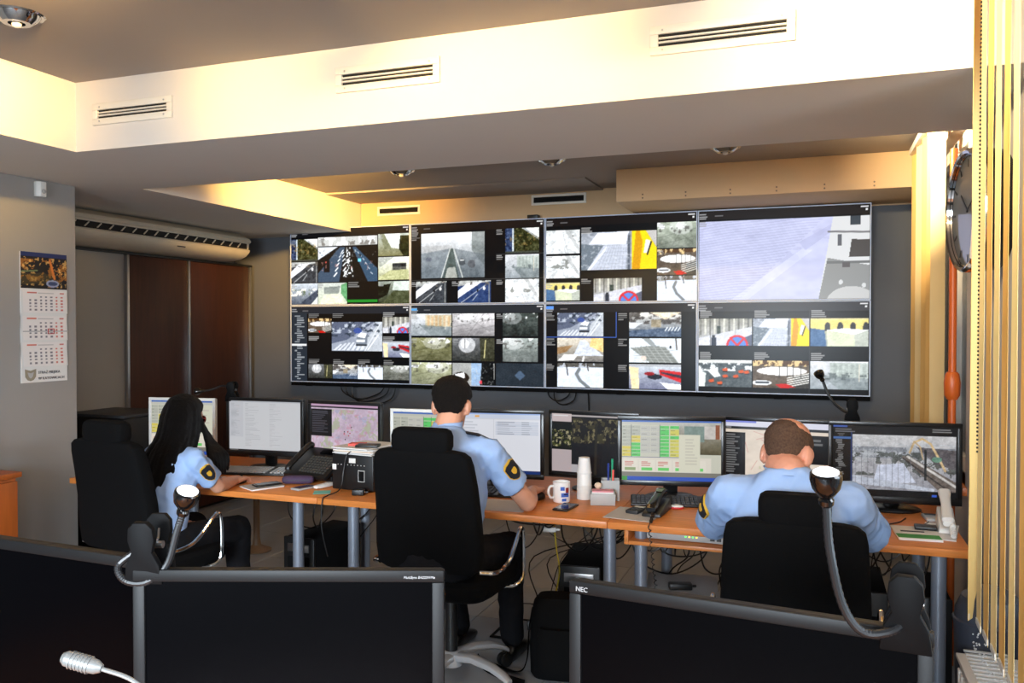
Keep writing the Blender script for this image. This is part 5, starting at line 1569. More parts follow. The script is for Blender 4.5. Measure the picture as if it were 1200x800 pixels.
    for i in range(2):
        h0 = hip + ax * ((-1 if i == 0 else 1) * .085) - up * .02
        Q.chain([(h0, .092), (h0.lerp(knee[i], .5), .086), (knee[i], .068), (knee[i].lerp(ankle[i], .5), .06), (ankle[i] + up * .03, .056)])
        ft = ankle[i]
        sr = []
        for t, z1, w_ in ((-.07, .05, .026), (-.05, .075, .034), (0, .085, .036), (.06, .07, .04), (.12, .05, .044), (.165, .035, .036), (.185, .024, .018)):
            sr.append([(ft.x + px, ft.y + t, .002 + max(0, py + z1 / 2)) for px, py in rrect(w_, z1 / 2, 16, 3)])
        G().loft(sr).build('shoe', SHOE, p)
    remeshed(Q, 'trousers', .011, 4, TROUS, p, .005, 9.0, seed + 3)
    # ---- hair
    if hair_fn:
        g = G().loft(head_rings(hair_fn, 48, 5), True, HM)
        if long_hair:
            for pts, r0 in long_hair:
                path = crom([O(q) for q in pts], 5)
                m_ = len(path); g.tube(path, [r0 * (1 if t < .15 else 1) * (1.0 - .55 * (t / m_) ** 2) for t in range(m_)], 8)
            remeshed(g, 'hair', .0055, 2, hairmat, p, .0015, 40.0, seed)
        else:
            remeshed(g, 'hair', .0045, 1, hairmat, p, .0014, 60.0, seed)
    if glasses:
        gl = G()
        for sx in (-1, 1):
            pts = [HM @ Vector((sx * (.033 + .025 * math.cos(a)), .104 - .012 * abs(math.cos(a)) * (1 if math.cos(a) > 0 else .2), .004 + .018 * math.sin(a))) for a in [2 * PI * j / 20 for j in range(21)]]
            gl.tube(pts, .0022, 6)
            gl.tube([HM @ Vector((sx * .058, .092, .008)), HM @ Vector((sx * .078, .04, .01)), HM @ Vector((sx * .083, -.005, .008)), HM @ Vector((sx * .08, -.03, -.01))], .0022, 6)
        gl.tube([HM @ Vector((-.009, .107, .006)), HM @ Vector((.009, .107, .006))], .0022, 6)
        go = gl.build('glasses', REDP, p)
        for sx in (-1, 1):
            G().lathe([(.022, 0), (.02, .0012)], 16, HM @ T(sx * .033, .102, .004) @ RX(90)).build('lens', LENS, go)
    return p


mat('lips', (176, 100, 92), .45)


def sst(a, b, x):
    t = min(1, max(0, (x - a) / (b - a))); return t * t * (3 - 2 * t)


def hair_short(th, nape=-.062, front=.085):
    def fn(x, y, z):
        ear = sst(-.06, -.035, y)
        if y < .03: zl = nape + 3.0 * x * x + (.02 - nape - 3.0 * x * x) * ear
        else: zl = .02 + (front - .02) * min(1, (y - .03) / .045)
        return -.004 + (th + .004) * sst(-.006, .02, z - zl)
    return fn


# dark-haired man in the middle
person('dark-haired man in a light blue short-sleeved shirt seated at the middle desk', (-1.53, 3.3),
       (-1.525, 3.26, .60), (-1.525, 3.31, .86), (-1.535, 3.365, 1.135), (-1.538, 3.43, 1.236), (14, -14),
       [(-1.725, 3.35, 1.035), (-1.33, 3.36, 1.04)], [(-1.80, 3.57, .80), (-1.225, 3.57, .795)], [(-1.66, 3.8, .775), (-1.288, 3.81, .795)],
       [((.25, 1, -.02), (0, 0, 1), 1, .35), ((.05, 1, -.03), (0, .05, 1), -1, .6)],
       [(-1.66, 3.68, .55), (-1.36, 3.7, .55)], [(-1.66, 3.78, .08), (-1.36, 3.74, .08)], SKIN, hair_short(.017, -.1, .08), 1.0, 1.06, None, 1, False, 1.0)
# balding man on the right
def hair_bald(x, y, z):
    b = hair_short(.0045, -.05, .1)(x, y, z)
    crown = sst(.05, .088, z) * sst(-.1, -.045, y)
    return b * (1 - crown) - .004 * crown
person('balding man in a light blue shirt seated nearest at the right desk', (-.075, 3.0),
       (-.07, 2.98, .5), (-.08, 3.04, .77), (-.088, 3.045, 1.088), (-.092, 3.125, 1.138), (-18, -24),
       [(-.285, 3.05, .985), (.112, 3.06, .985)], [(-.385, 3.36, .80), (.205, 3.36, .80)], [(-.17, 3.62, .775), (.03, 3.64, .775)],
       [((.6, 1, -.02), (0, 0, 1), 1, .35), ((-.4, 1, -.02), (0, 0, 1), -1, .4)],
       [(-.22, 3.42, .50), (.1, 3.42, .50)], [(-.22, 3.46, .08), (.1, 3.46, .08)], SKINB, hair_bald, 1.04, 1.14, None, (0,), False, 5.0, HAIRB, .8)
# woman on the left
LH = []
_r = random.Random(11)
hx, hy, hz = -3.005, 3.40, 1.128
for i in range(46):
    a = math.radians(_r.uniform(-172, 12)) if i % 3 else math.radians(_r.uniform(-150, -20))
    cx, cy = math.cos(a), math.sin(a)
    top = (hx + .05 * cx * .8, hy - .01 + .06 * cy, hz + .095)
    s1 = (hx + .076 * cx, hy - .01 + .1 * cy, hz + .03)
    s2 = (hx + .086 * cx, hy - .03 + .118 * cy, hz - .08)
    ln = _r.uniform(.28, .40) if cy < -.3 else _r.uniform(.22, .3)
    s3 = (hx + .108 * cx + _r.uniform(-.012, .012), hy - .105 + .12 * cy, hz - .19)
    s4 = (hx + .125 * cx + _r.uniform(-.025, .025), hy - .155 + .115 * cy + _r.uniform(-.01, .01), hz - ln)
    LH.append(([top, s1, s2, s3, s4], _r.uniform(.013, .019)))
for i in range(7):
    LH.append(([(hx + .07, hy + .0, hz + .06), (hx + .088, hy + .02, hz - .02), (hx + .12, hy + .02 + .008 * i, hz - .12), (hx + .165 + .006 * i, hy - .02 + .016 * i, hz - .19), (hx + .19, hy - .03 + .02 * i, hz - .27 - .01 * (i % 3))], .012))
person('woman with long black hair and red glasses seated at the left desk', (-3.0, 3.2),
       (-3.0, 3.18, .56), (-3.0, 3.24, .76), (-3.005, 3.335, .985), (hx, hy, hz), (-2, -12),
       [(-3.165, 3.35, .93), (-2.845, 3.29, .935)], [(-3.29, 3.62, .80), (-2.835, 3.44, .785)], [(-3.26, 3.90, .80), (-2.91, 3.66, .772)],
       [((.0, 1, .05), (.2, 0, 1), 1, .4), ((-.15, 1, -.04), (0, 0, 1), -1, .4)],
       [(-3.12, 3.6, .53), (-2.85, 3.61, .53)], [(-3.12, 3.62, .08), (-2.85, 3.62, .08)], SKIN, hair_short(.012, -.07, .082), .95, .86, LH, (1,), True, 9.0, HAIRK, .72)
# ------------------------------------------------------------------ things on the desks
def keyboard(label, x, y, rot, w=.44, d=.15, m=BLK, keym=DGREY):
    k = thing('keyboard', label, 'keyboard', (x, y, DZ + .001), math.radians(rot), 'computer keyboards')
    G().add([(-w / 2, -d / 2, 0), (w / 2, -d / 2, 0), (w / 2, d / 2, 0), (-w / 2, d / 2, 0), (-w / 2, -d / 2, .012), (w / 2, -d / 2, .012), (w / 2, d / 2, .024), (-w / 2, d / 2, .024)],
            [(0, 1, 2, 3), (4, 7, 6, 5), (0, 4, 5, 1), (1, 5, 6, 2), (2, 6, 7, 3), (3, 7, 4, 0)]).build('case', m, k, bevel=.003)
    g = G()
    for r in range(6):
        yy = -d / 2 + .018 + r * (d - .03) / 5.6
        for c in range(20):
            if c == 15: continue
            xx = -w / 2 + .016 + c * (w - .032) / 19
            z = .012 + .012 * (yy + d / 2) / d
            g.b6(xx - .0085, xx + .0085, yy - .0085, yy + .0085, z, z + .007)
    o = g.build('keys', keym, k, smooth=0); o['kind'] = 'stuff'
    return k


keyboard('black keyboard with grey keys under the woman\'s hands', -3.07, 4.03, 12, .45, .16, BLK, LGREY)
keyboard('black keyboard in front of the dark-haired man', -1.62, 3.93, 4)
keyboard('black keyboard below the green and yellow status monitor', -.625, 4.02, 12, .43, .16)
keyboard('black keyboard in front of the balding man', -.07, 3.98, 0)


def mouse(label, x, y, rot):
    m = thing('computer_mouse', label, 'mouse', (x, y, DZ + .001), math.radians(rot), 'computer mice')
    rings = []
    for z, k in ((0, .96), (.008, 1), (.018, .95), (.028, .75), (.034, .4)):
        rings.append([(px * k, py * k - .006 * (z / .034), z) for px, py in rrect(.03, .052, 20, 2.5)])
    G().loft(rings).build('shell', BLK, m)
    G().cyl((-.003, .026, .03), (.003, .026, .03), .008, n=12).build('wheel', DGREY, m)


mouse('black mouse under the woman\'s right hand', -2.945, 3.745, 8)
mouse('black mouse under the dark-haired man\'s hand', -1.283, 3.905, -4)
mouse('black mouse beside the balding man\'s left arm', -.435, 3.875, 0)


def sheet(name, label, cat, x, y, rot, w, d, m, z=DZ + .001, t=.002, group=None):
    o = G().b6(-w / 2, w / 2, -d / 2, d / 2, 0, t).build(name, m, None, bevel=min(.0006, t * .3), seg=1, loc=(x, y, z), rot=(0, 0, math.radians(rot)), smooth=0)
    return tag(o, label, cat, group)


def slab(name, label, cat, x, y, rot, w, d, h, m, z=DZ + .001, bevel=.004, screen=None):
    t = thing(name, label, cat, (x, y, z), math.radians(rot))
    G().b6(-w / 2, w / 2, -d / 2, d / 2, 0, h).build('body', m, t, bevel=bevel)
    if screen:
        G().b6(-w / 2 + .004, w / 2 - .004, -d / 2 + .01, d / 2 - .012, h, h + .0012).build('display', screen, t, smooth=0)
        G().b6(-w * .16, w * .16, -d / 2 + .002, -d / 2 + .007, h, h + .001).build('button', LGREY, t, smooth=0)
    return t


sheet('note_sheet', 'white note sheet with a blue pen lying on it beside the woman', 'paper', -3.09, 3.755, -12, .16, .21, PAPER)
pn = thing('pen', 'blue ballpoint pen on the note sheet beside the woman', 'pen', (-3.12, 3.8, DZ + .0075), math.radians(0))
G().tube([(-.07, 0, 0), (-.055, 0, 0), (.06, 0, 0), (.066, 0, 0)], [.0015, .0045, .0045, .003], 10).build('barrel', BLUEP, pn)
G().b6(.02, .06, -.001, .001, .004, .0055).build('clip', ALU, pn, smooth=0)
nb = thing('notebook', 'white notebook at the desk edge near the woman\'s right hand', 'notebook', (-2.755, 3.69, DZ + .001), math.radians(-28))
G().b6(-.075, .075, -.09, .09, .0, .006).build('pages', PAPER, nb, bevel=.001)
G().b6(-.077, .077, -.092, .092, .006, .0075).build('cover', PAPERG, nb, smooth=0)
slab('smartphone', 'black smartphone lying on the white notebook', 'phone', -2.735, 3.71, -32, .07, .145, .009, BLK, DZ + .0095, .003, BLKG)
slab('smartphone', 'small silver-edged phone in front of the purple case', 'phone', -2.52, 3.725, -18, .062, .12, .011, LGREY, DZ + .001, .003, BLKG)
pc_ = thing('spectacle_case', 'dark purple soft spectacle case beside the desk phone', 'case', (-2.625, 3.83, DZ + .001), math.radians(20))
rings = []
for x, k in ((-.085, .4), (-.078, .75), (-.06, .95), (0, 1.0), (.06, .95), (.078, .75), (.085, .4)):
    rings.append([(x, py * k, .024 + pz * k) for py, pz in rrect(.03, .023, 20, 2.6)])
G().loft(rings).build('body', PURPLE, pc_)
G().b6(-.07, .07, -.0308, -.029, .022, .025).build('seam', BLK, pc_, smooth=0)
rm = thing('remote_handset', 'small white cordless handset next to the teal note', 'handset', (-2.435, 3.79, DZ + .001), math.radians(-12))
rings = []
for y, k, h in ((-.065, .7, .6), (-.05, .95, .85), (0, 1, 1), (.05, .95, .95), (.065, .7, .6)):
    rings.append([(px * k, y, .012 + pz * h) for px, pz in rrect(.021, .0115, 16, 3)])
G().loft(rings).build('shell', WPLAS, rm)
G().b6(-.012, .012, .018, .045, .0225, .0245).build('display', LGREY, rm, smooth=0)
sheet('sticky_note', 'teal sticky note at the desk edge', 'note', -2.375, 3.675, 28, .085, .085, TEAL)

# desk phone with many keys, raised at the back
dp = thing('desk_phone', 'black multi-key desk phone standing beside the black box', 'telephone', (-2.62, 3.98, DZ + .001), math.radians(-12))
M_ = RX(32)
G().b6(-.15, .15, -.02, .02, 0, .03).b6(-.13, .13, .1, .14, 0, .12).build('foot', BLK, dp, bevel=.005)
G().b6(-.16, .16, -.03, .21, .0, .022, T(0, -.05, .03) @ M_).build('console', BLK, dp, bevel=.006)
kg = G()
for r in range(7):
    for c in range(9):
        kg.b6(-.06 + .022 * c, -.046 + .022 * c, .0 + .02 * r, .012 + .02 * r, .022, .027, T(0, -.05, .03) @ M_)
kg = kg.build('keys', mat('phone_keys', (74, 72, 68), .5), dp, smooth=0); kg['kind'] = 'stuff'
G().b6(-.03, .14, .155, .195, .022, .026, T(0, -.05, .03) @ M_).build('display', SCROFF, dp, bevel=.002)
G().tube(crom([T(0, -.05, .03) @ M_ @ Vector(q) for q in ((-.115, -.02, .04), (-.115, .0, .055), (-.115, .1, .058), (-.115, .18, .055), (-.115, .2, .04))], 6), [.018] * 6 + [.016] * 13 + [.018] * 6, 12).build('receiver', BLK, dp)

# black equipment box with papers on top
eb = thing('equipment_box', 'black equipment box with connector panel carrying a paper pile', 'box', (-2.24, 3.9, DZ + .001), math.radians(-3))
G().b6(-.125, .125, -.14, .16, .004, .185).build('case', BLK, eb, bevel=.005)
G().b6(-.02, .02, -.1435, -.14, .145, .17).build('white_connector', WPLAS, eb, bevel=.002)
G().b6(-.122, -.098, -.1435, -.14, .105, .135).build('socket_plate', WPLAS, eb, bevel=.002)
G().b6(.035, .075, -.1425, -.14, .05, .11).build('frame_plate', LGREY, eb, smooth=0)
G().b6(.039, .071, -.1432, -.1425, .054, .106).build('frame_inset', BLKM, eb, smooth=0)
for k in range(9):
    G().b6(-.09 + .02 * k, -.085 + .02 * k, -.1425, -.14, .132, .137).build('indicator', LGREY, eb, smooth=0)
r_ = random.Random(2); z_ = DZ + .1865
for k in range(7):
    sheet('paper_sheet', ['lowest', 'second lowest', 'third lowest', 'middle', 'third highest', 'second highest', 'topmost'][k] + ' sheet in the paper pile on the black equipment box', 'paper', -2.245 + r_.uniform(-.015, .015), 3.9 + r_.uniform(-.01, .012), r_.uniform(-9, 5), .235, .28, [PAPER, PAPERG, PAPER, BEIGEP][k % 4], z_, .005, 'sheets piled on the black equipment box'); z_ += .0053
sheet('sticky_note', 'coral red note pad on top of the paper pile', 'note', -2.275, 3.86, 12, .085, .06, PINK, z_, .012)
slab('wallet', 'flat black case on top of the paper pile', 'case', -2.195, 3.83, 14, .12, .075, .014, BLK, z_, .004)
cs_ = thing('cable_adapter', 'black plug adapter at the desk edge under the equipment box', 'adapter', (-2.165, 3.68, DZ + .001), .3)
G().b6(-.03, .03, -.02, .02, 0, .03).build('body', BLK, cs_, bevel=.005)
G().cyl((.03, 0, .015), (.05, 0, .015), .006, n=10).build('strain_relief', BLK, cs_)
cable('thin black cord hanging over the desk edge from the paper pile', [(-2.24, 3.8, .955), (-2.27, 3.745, .93), (-2.285, 3.735, .85), (-2.285, 3.7, .76), (-2.285, 3.58, .748), (-2.287, 3.54, .73), (-2.285, 3.53, .6), (-2.27, 3.56, .45)], .003, BLK, None)

# mug
mg = thing('mug', 'white mug with a blue and red printed picture beside the man\'s hand', 'mug', (-1.155, 3.875, DZ + .001))
G().lathe([(.036, 0), (.041, .004), (.042, .012), (.0425, .098), (.041, .1), (.039, .098), (.0385, .012), (.002, .008)], 32).build('cup', WHITEG, mg)
def mug_patch(a0, a1, z0, z1, m, r=.0432):
    n = 8; rings = []
    for z in (z0, z1):
        rings.append([(r * math.cos(math.radians(a0 + (a1 - a0) * i / n)), r * math.sin(math.radians(a0 + (a1 - a0) * i / n)), z) for i in range(n + 1)])
    G().loft(rings, False, None, False).build('print', m, mg)
mug_patch(-75, -20, .03, .05, MUGB); mug_patch(-45, -20, .05, .075, MUGR); mug_patch(-80, -52, .062, .08, MUGB); mug_patch(-70, -40, .01, .024, MUGB, .0434); mug_patch(-58, -30, .04, .046, MUGK, .0436)
G().tube(crom([(-.032, -.026, .08), (-.045, -.045, .078), (-.05, -.052, .052), (-.043, -.044, .028), (-.032, -.026, .024)], 6), .006, 10).build('handle', WHITEG, mg)

# paper cups stacked upside down
cp = thing('paper_cup_stack', 'tall stack of white paper cups by the memo box', 'cups', (-1.07, 3.985, DZ + .001))
prof = [(.036, 0)]
for k in range(12):
    prof += [(.037, .003 + .006 * k), (.0355, .006 + .006 * k)]
G().lathe(prof + [(.035, .12), (.0345, .126)], 28).build('cup_column', WPLAS, cp)
G().lathe([(.037, .127), (.037, .131), (.0345, .133), (.027, .205), (.003, .206)], 28).build('top_cup', PAPER, cp)

# memo box and pen cup
mb = thing('memo_box', 'grey memo box filled with pink and white note paper', 'memo box', (-.955, 3.90, DZ + .001), math.radians(14))
G().b6(-.06, .06, -.045, .045, 0, .055).build('case', LGREY, mb, bevel=.003)
G().b6(-.052, .052, -.04, .04, .0555, .062).build('white_notes', PAPER, mb, smooth=0)
G().b6(-.05, .05, -.041, .02, .0625, .068).build('pink_notes', mat('pink_paper', (222, 150, 160), .8), mb, smooth=0)
pcu = thing('pen_cup', 'grey pen cup behind the memo box', 'pen cup', (-.945, 4.01, DZ + .001), math.radians(14))
fr = G()
fr.b6(-.045, .045, -.036, -.033, 0, .1).b6(-.045, .045, .033, .036, 0, .1).b6(-.045, -.042, -.033, .033, 0, .1).b6(.042, .045, -.033, .033, 0, .1).b6(-.042, .042, -.033, .033, 0, .004)
fr.build('case', LGREY, pcu, smooth=0)
for i, (x, y, m, h, lb) in enumerate(((-.955, 4.0, BLUEP, .17, 'blue pen standing in the grey pen cup'), (-.94, 4.02, GREENP, .19, 'green pen standing in the grey pen cup'), (-.93, 3.995, PINK, .14, 'red pencil standing in the grey pen cup'))):
    q = thing('pen', lb, 'pen', (x, y, DZ + .006))
    G().tube([(0, 0, 0), (.002, .002, h * .8), (.0025, .002, h)], [.0045, .0045, .003], 10).build('barrel', m, q)
    G().tube([(.002, .002, h * .8), (.0028, .0025, h + .004)], [.0052, .0052], 10).build('cap', m, q)
eg = thing('figurine', 'small cream rounded ornament on the memo box', 'ornament', (-.985, 3.925, DZ + .0695))
G().ell((0, 0, .014), (.018, .016, .014)).build('body', BEIGEP, eg)
G().lathe([(.012, 0), (.014, .002)], 14).build('base', CREAM, eg)

slab('smartphone', 'black smartphone at the desk edge in front of the mug', 'phone', -1.095, 3.745, -6, .075, .15, .01, BLK, DZ + .001, .004, BLKG)
sheet('mouse_pad', 'pale mat at the desk edge by the dark-haired man\'s elbow', 'mat', -1.40, 3.70, 3, .28, .24, PAPERG)
sheet('paper_sheet', 'grey printed sheets under the corded handset', 'paper', -.765, 3.725, -6, .22, .24, PAPERG, DZ + .001, .003)
cd = thing('calculator', 'small dark calculator lying on the grey printed sheets', 'calculator', (-.765, 3.77, DZ + .0045), math.radians(-14))
G().b6(-.03, .03, -.055, .055, 0, .016).build('case', DGREY, cd, bevel=.004)
G().b6(-.024, .024, .025, .045, .016, .0175).build('display', CREAM, cd, smooth=0)
kg = G()
for r in range(4):
    for c in range(4):
        kg.b6(-.024 + .013 * c, -.015 + .013 * c, -.046 + .016 * r, -.035 + .016 * r, .016, .0185)
kg = kg.build('keys', BLK, cd, smooth=0); kg['kind'] = 'stuff'
hs = thing('corded_telephone', 'black corded telephone handset on its cradle by the desk edge', 'telephone', (-.675, 3.79, DZ + .0045), math.radians(-4))
G().add([(-.045, -.11, 0), (.045, -.11, 0), (.045, .1, 0), (-.045, .1, 0), (-.04, -.105, .018), (.04, -.105, .018), (.04, .095, .05), (-.04, .095, .05)],
        [(0, 1, 2, 3), (4, 7, 6, 5), (0, 4, 5, 1), (1, 5, 6, 2), (2, 6, 7, 3), (3, 7, 4, 0)]).build('cradle', BLK, hs, bevel=.006)
rings = []
for y, z, w_, h_ in ((-.11, .032, .02, .01), (-.1, .04, .026, .018), (-.06, .05, .024, .018), (0, .066, .02, .014), (.05, .076, .022, .016), (.085, .078, .027, .02), (.105, .07, .022, .012)):
    rings.append([(px, y, z + pz) for px, pz in rrect(w_, h_, 18, 3)])
G().loft(rings).build('receiver', BLKG, hs)
G().box((0, 0, 0), (.03, .04, .002), T(0, .05, .0925) @ RX(4)).build('label_window', mat('olive_label', (96, 110, 84), .4), hs)
co = []
for i in range(150):
    t = i / 149
    base = Vector((-.675 + .01 * t, 3.685, .765)).lerp(Vector((-.66, 3.55, .75)), min(1, t * 4)) if t < .25 else Vector((-.66, 3.525, .74)).lerp(Vector((-.58, 3.45, .3)), (t - .25) / .75) + Vector((0, .0, -.05 * math.sin(PI * (t - .25) / .75)))
    a = i * 1.4
    co.append(base + Vector((.006 * math.cos(a), .003 * math.cos(a), .004 * math.sin(a))))
tag(G().tube(co, .0022, 5).build('coiled_cord', BLK), 'black coiled telephone cord hanging from the right desk', 'cord')
ov = thing('mint_tin', 'small red and white oval tin beside the corded telephone', 'tin', (-.605, 3.915, DZ + .001), math.radians(10))
G().lathe([(.03, 0), (.033, .003), (.032, .009)], 24, Matrix.Diagonal((1, .6, 1, 1))).build('base', RED, ov)
G().lathe([(.032, .0095), (.028, .015), (.01, .019)], 24, Matrix.Diagonal((1, .6, 1, 1))).build('lid', WPLAS, ov)

# right end of the desk
bk = thing('brochure', 'white and green brochure at the right end of the desk', 'brochure', (.395, 3.765, DZ + .001), math.radians(4))
G().b6(-.085, .075, -.12, .11, 0, .008).build('pages', PAPER, bk, bevel=.001)
G().b6(-.085, .075, -.105, -.04, .008, .0088).build('green_band', GREEN, bk, smooth=0)
G().b6(-.06, .03, .0, .02, .008, .0087).build('printed_line', INK, bk, smooth=0)
sheet('paper_sheet', 'white sheets under the white telephone', 'paper', .49, 3.84, -10, .13, .3, PAPER, DZ + .001, .004)
slab('smartphone', 'black phone lying on the green and white brochure', 'phone', .435, 3.835, -3, .085, .06, .014, BLK, DZ + .0105, .004)
wp = thing('white_telephone', 'white telephone with upright handset at the desk end by the blinds', 'telephone', (.525, 3.9, DZ + .0055), math.radians(-4))
G().add([(-.04, -.11, 0), (.03, -.11, 0), (.03, .12, 0), (-.04, .12, 0), (-.035, -.1, .02), (.027, -.1, .02), (.027, .11, .07), (-.035, .11, .07)],
        [(0, 1, 2, 3), (4, 7, 6, 5), (0, 4, 5, 1), (1, 5, 6, 2), (2, 6, 7, 3), (3, 7, 4, 0)]).build('cradle', WPLAS, wp, bevel=.006)
rings = []
for y, z, w_, h_ in ((-.13, .045, .018, .01), (-.12, .055, .024, .016), (-.08, .066, .022, .015), (.02, .098, .019, .013), (.08, .118, .022, .016), (.12, .128, .025, .018), (.14, .124, .02, .012)):
    rings.append([(px - .005, y, z + pz) for px, pz in rrect(w_, h_, 18, 3)])
G().loft(rings).build('receiver', WPLAS, wp)
co = []
for i in range(80):
    t = i / 79; a = i * 1.35
    co.append((.01 + .01 * math.cos(a), -.15 - .05 * t + .03 * math.sin(t * 3), .012 + .03 * (1 - t) + .009 * math.sin(a)))
G().tube(co, .003, 5).build('coiled_cord', WPLAS, wp)
kc = thing('calculator', 'small grey desk calculator behind the white telephone', 'calculator', (.5, 4.08, DZ + .001), .1)
G().b6(-.045, .045, -.06, .06, 0, .014).build('case', LGREY, kc, bevel=.004)
G().b6(-.035, .035, .025, .048, .014, .016).build('display', DGREY, kc, smooth=0)
cable('thin black cable lying on the right end of the desk', [(.1, 3.8, DZ + .004), (.17, 3.86, DZ + .004), (.26, 3.87, DZ + .004), (.34, 3.95, DZ + .004), (.38, 4.05, DZ + .004)], .0028, BLK, None)
cable('thin black cable in front of the rail bridge monitor stand', [(.46, 4.2, DZ + .004), (.47, 4.05, DZ + .004), (.455, 3.97, DZ + .004), (.42, 3.92, DZ + .004)], .0028, BLK, None)


# ------------------------------------------------------------------ things under the desks
def pc_tower(label, x, y, rot, w, d, h, accent=True):
    t = thing('computer_tower', label, 'computer', (x, y, .002), math.radians(rot), 'black computer towers under the desks')
    G().b6(-w / 2, w / 2, -d / 2 + .02, d / 2, .012, h).build('case', BLKM, t, bevel=.005)
    G().b6(-w / 2 - .002, w / 2 + .002, -d / 2, -d / 2 + .02, .01, h + .003).build('front_panel', BLK, t, bevel=.005)
    if accent:
        G().b6(-w * .36, w * .36, -d / 2 - .006, -d / 2, h - .075, h - .03).build('silver_strip', ALU, t, bevel=.004)
    G().b6(-w * .36, w * .36, -d / 2 - .003, -d / 2, .07, h - .1).build('mesh_grille', BLKM, t, bevel=.002)
    G().cyl((0, -d / 2 - .006, h - .1 + .008), (0, -d / 2, h - .1 + .008), .008, n=12).build('power_button', LGREY, t)
    for sx in (-1, 1):
        for sy in (-1, 1):
            G().b6(sx * w * .4 - .012, sx * w * .4 + .012, sy * d * .4 - .015, sy * d * .4 + .015, 0, .012).build('foot', BLK, t, smooth=0)


pc_tower('black computer tower with a silver strip between the left and middle desks', -2.64, 4.1, -4, .2, .45, .43)
pc_tower('black computer tower with a silver strip under the middle desk', -1.09, 4.1, 6, .2, .46, .43)
pc_tower('black computer tower far under the right desk', .2, 4.15, 0, .2, .45, .43, False)
pc_tower('black computer tower against the side wall under the right desk', .46, 4.18, 0, .19, .44, .42, False)
gb = thing('grey_computer_case', 'light grey flat computer case lying under the right desk', 'computer', (-.60, 4.06, .002), math.radians(8))
G().b6(-.17, .17, -.2, .2, .2, .335).build('case', LGREY, gb, bevel=.006)
G().b6(-.15, .15, -.18, .18, .0, .2).build('lower_case', DGREY, gb, bevel=.006)
G().b6(-.14, -.06, -.205, -.199, .24, .28).build('drive_slot', DGREY, gb, smooth=0)
G().cyl((.1, -.206, .27), (.1, -.199, .27), .01, n=12).build('power_button', DGREY, gb)
ps = thing('power_brick', 'small black power brick on the grey computer case', 'adapter', (-.6, 4.0, .338), .3)
G().b6(-.055, .055, -.025, .025, 0, .03).build('body', BLK, ps, bevel=.006)
G().cyl((.055, 0, .015), (.075, 0, .015), .006, n=10).build('strain_relief', BLK, ps)
# shoulder bag on the floor
bg = thing('shoulder_bag', 'black shoulder bag standing on the floor between the chairs', 'bag', (-1.08, 3.63, .002), math.radians(10))
rings = []
for z, k in ((0, .9), (.02, 1), (.15, 1.03), (.28, .98), (.34, .9), (.365, .75)):
    rings.append([(px * k, py * k, z) for px, py in rrect(.14, .08, 28, 3.5)])
G().loft(rings).build('body', BLKM, bg)
rings = []
for z, k in ((.04, .85), (.06, 1), (.2, 1), (.24, .9)):
    rings.append([(px * k, py * k - .08, z) for px, py in rrect(.1, .03, 20, 4)])
G().loft(rings).build('pocket', BLKM, bg)
G().tube(crom([(-.135, 0, .3), (-.15, 0, .2), (-.16, -.01, .06), (-.2, -.03, .012), (-.34, .06, .008), (-.42, .12, .008), (-.36, .0, .01), (-.26, -.09, .008), (-.15, -.15, .008)], 8), .02, 8, None, .14).build('strap', BLKM, bg)
G().b6(-.158, -.142, -.012, .012, .2, .24).build('buckle', BLK, bg, bevel=.003)
# floor hatch
fh = thing('floor_hatch', 'square floor hatch with a dark frame in the tiles by the middle chair', 'hatch', (-1.43, 4.1, .001))
f_ = G()
for a in ((-.13, .13, -.15, -.13), (-.13, .13, .13, .15), (-.13, -.115, -.13, .13), (.115, .13, -.13, .13)):
    f_.b6(a[0], a[1], a[2], a[3], 0, .006)
f_.build('frame', BLKM, fh, smooth=0)
G().b6(-.115, .115, -.13, .13, 0, .003).build('lid', TILE, fh, smooth=0)
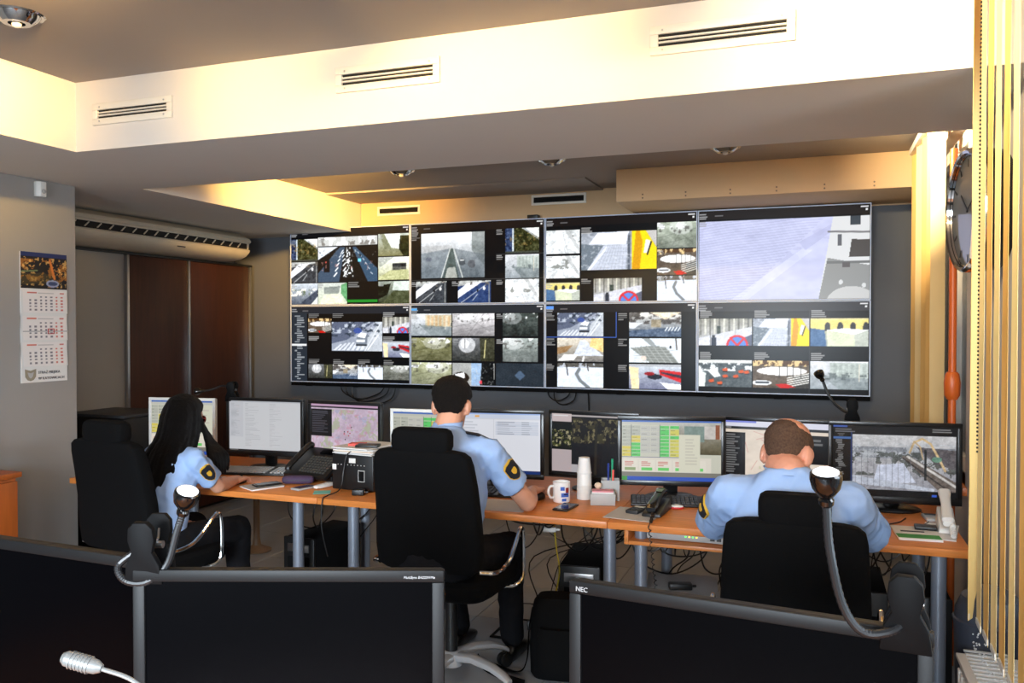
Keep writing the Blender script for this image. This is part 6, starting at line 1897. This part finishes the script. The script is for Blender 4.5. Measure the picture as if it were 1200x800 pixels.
# pedestal foot of a small table behind the woman's desk
pf = thing('pedestal_stool', 'small brown pedestal stool standing behind the left desk', 'stool', (-3.72, 4.92, .0))
G().lathe([(.1, .002), (.102, .012), (.08, .02), (.03, .045), (.022, .1), (.022, .4), (.03, .41)], 28).build('column', mat('brown_wood', (120, 92, 66), .5), pf)
G().lathe([(.12, .41), (.125, .418), (.12, .43)], 32).build('seat', MATS['brown_wood'], pf)

# cable tangles under the desks
rr = random.Random(21)
def tangle(x0, x1, n, y0, y1, label, group, zt=.7):
    for k in range(n):
        xa, xb = rr.uniform(x0, x1), rr.uniform(x0, x1); ya, yb = rr.uniform(y0, y1), rr.uniform(y0, y1)
        if k % 3 == 2:
            ya = yb = rr.uniform(4.37, 4.45)
            pts = [(xa, ya, zt), (xa + rr.uniform(-.05, .05), ya, zt - .2), (xb, yb, .3), (xb + rr.uniform(-.1, .1), yb, .06), (xb + rr.uniform(-.2, .2), yb + .05, .008)]
        else:
            d = rr.uniform(.05, .24)
            pts = [(xa, ya, zt), (xa * .85 + xb * .15, ya, zt - d * .7), ((xa + xb) / 2, (ya + yb) / 2, zt - d), (xa * .15 + xb * .85, yb, zt - d * .6), (xb, yb, zt)]
        cable(label, pts, rr.uniform(.0028, .0045), BLK, group)
tangle(-2.75, -2.25, 9, 3.75, 4.2, 'thin black cable in the tangle between the left and middle desks', 'cables between the left and middle desks')
tangle(-1.5, -.8, 20, 3.75, 4.3, 'thin black cable in the tangle under the middle desk', 'cables under the middle desk')
tangle(-.8, -.3, 13, 3.75, 4.2, 'thin black cable in the tangle below the network switch', 'cables below the network switch', .61)
tangle(.1, .5, 12, 3.75, 4.2, 'thin black cable in the tangle under the right end of the desks', 'cables under the right end of the desks')
cable('thin yellow cable dropping behind the shoulder bag', [(-1.2, 3.9, .62), (-1.18, 3.88, .5), (-1.16, 3.86, .4), (-1.19, 3.85, .25), (-1.24, 3.84, .1), (-1.25, 3.83, .01)], .004, YELC, None)
pl = thing('power_strip', 'white plug hanging among the cables under the middle desk', 'plug', (-1.22, 3.88, .6), .2)
G().b6(-.035, .035, -.012, .012, -.012, .012).build('body', WPLAS, pl, bevel=.004)
G().cyl((.035, 0, 0), (.055, 0, 0), .006, n=10).build('strain_relief', WPLAS, pl)
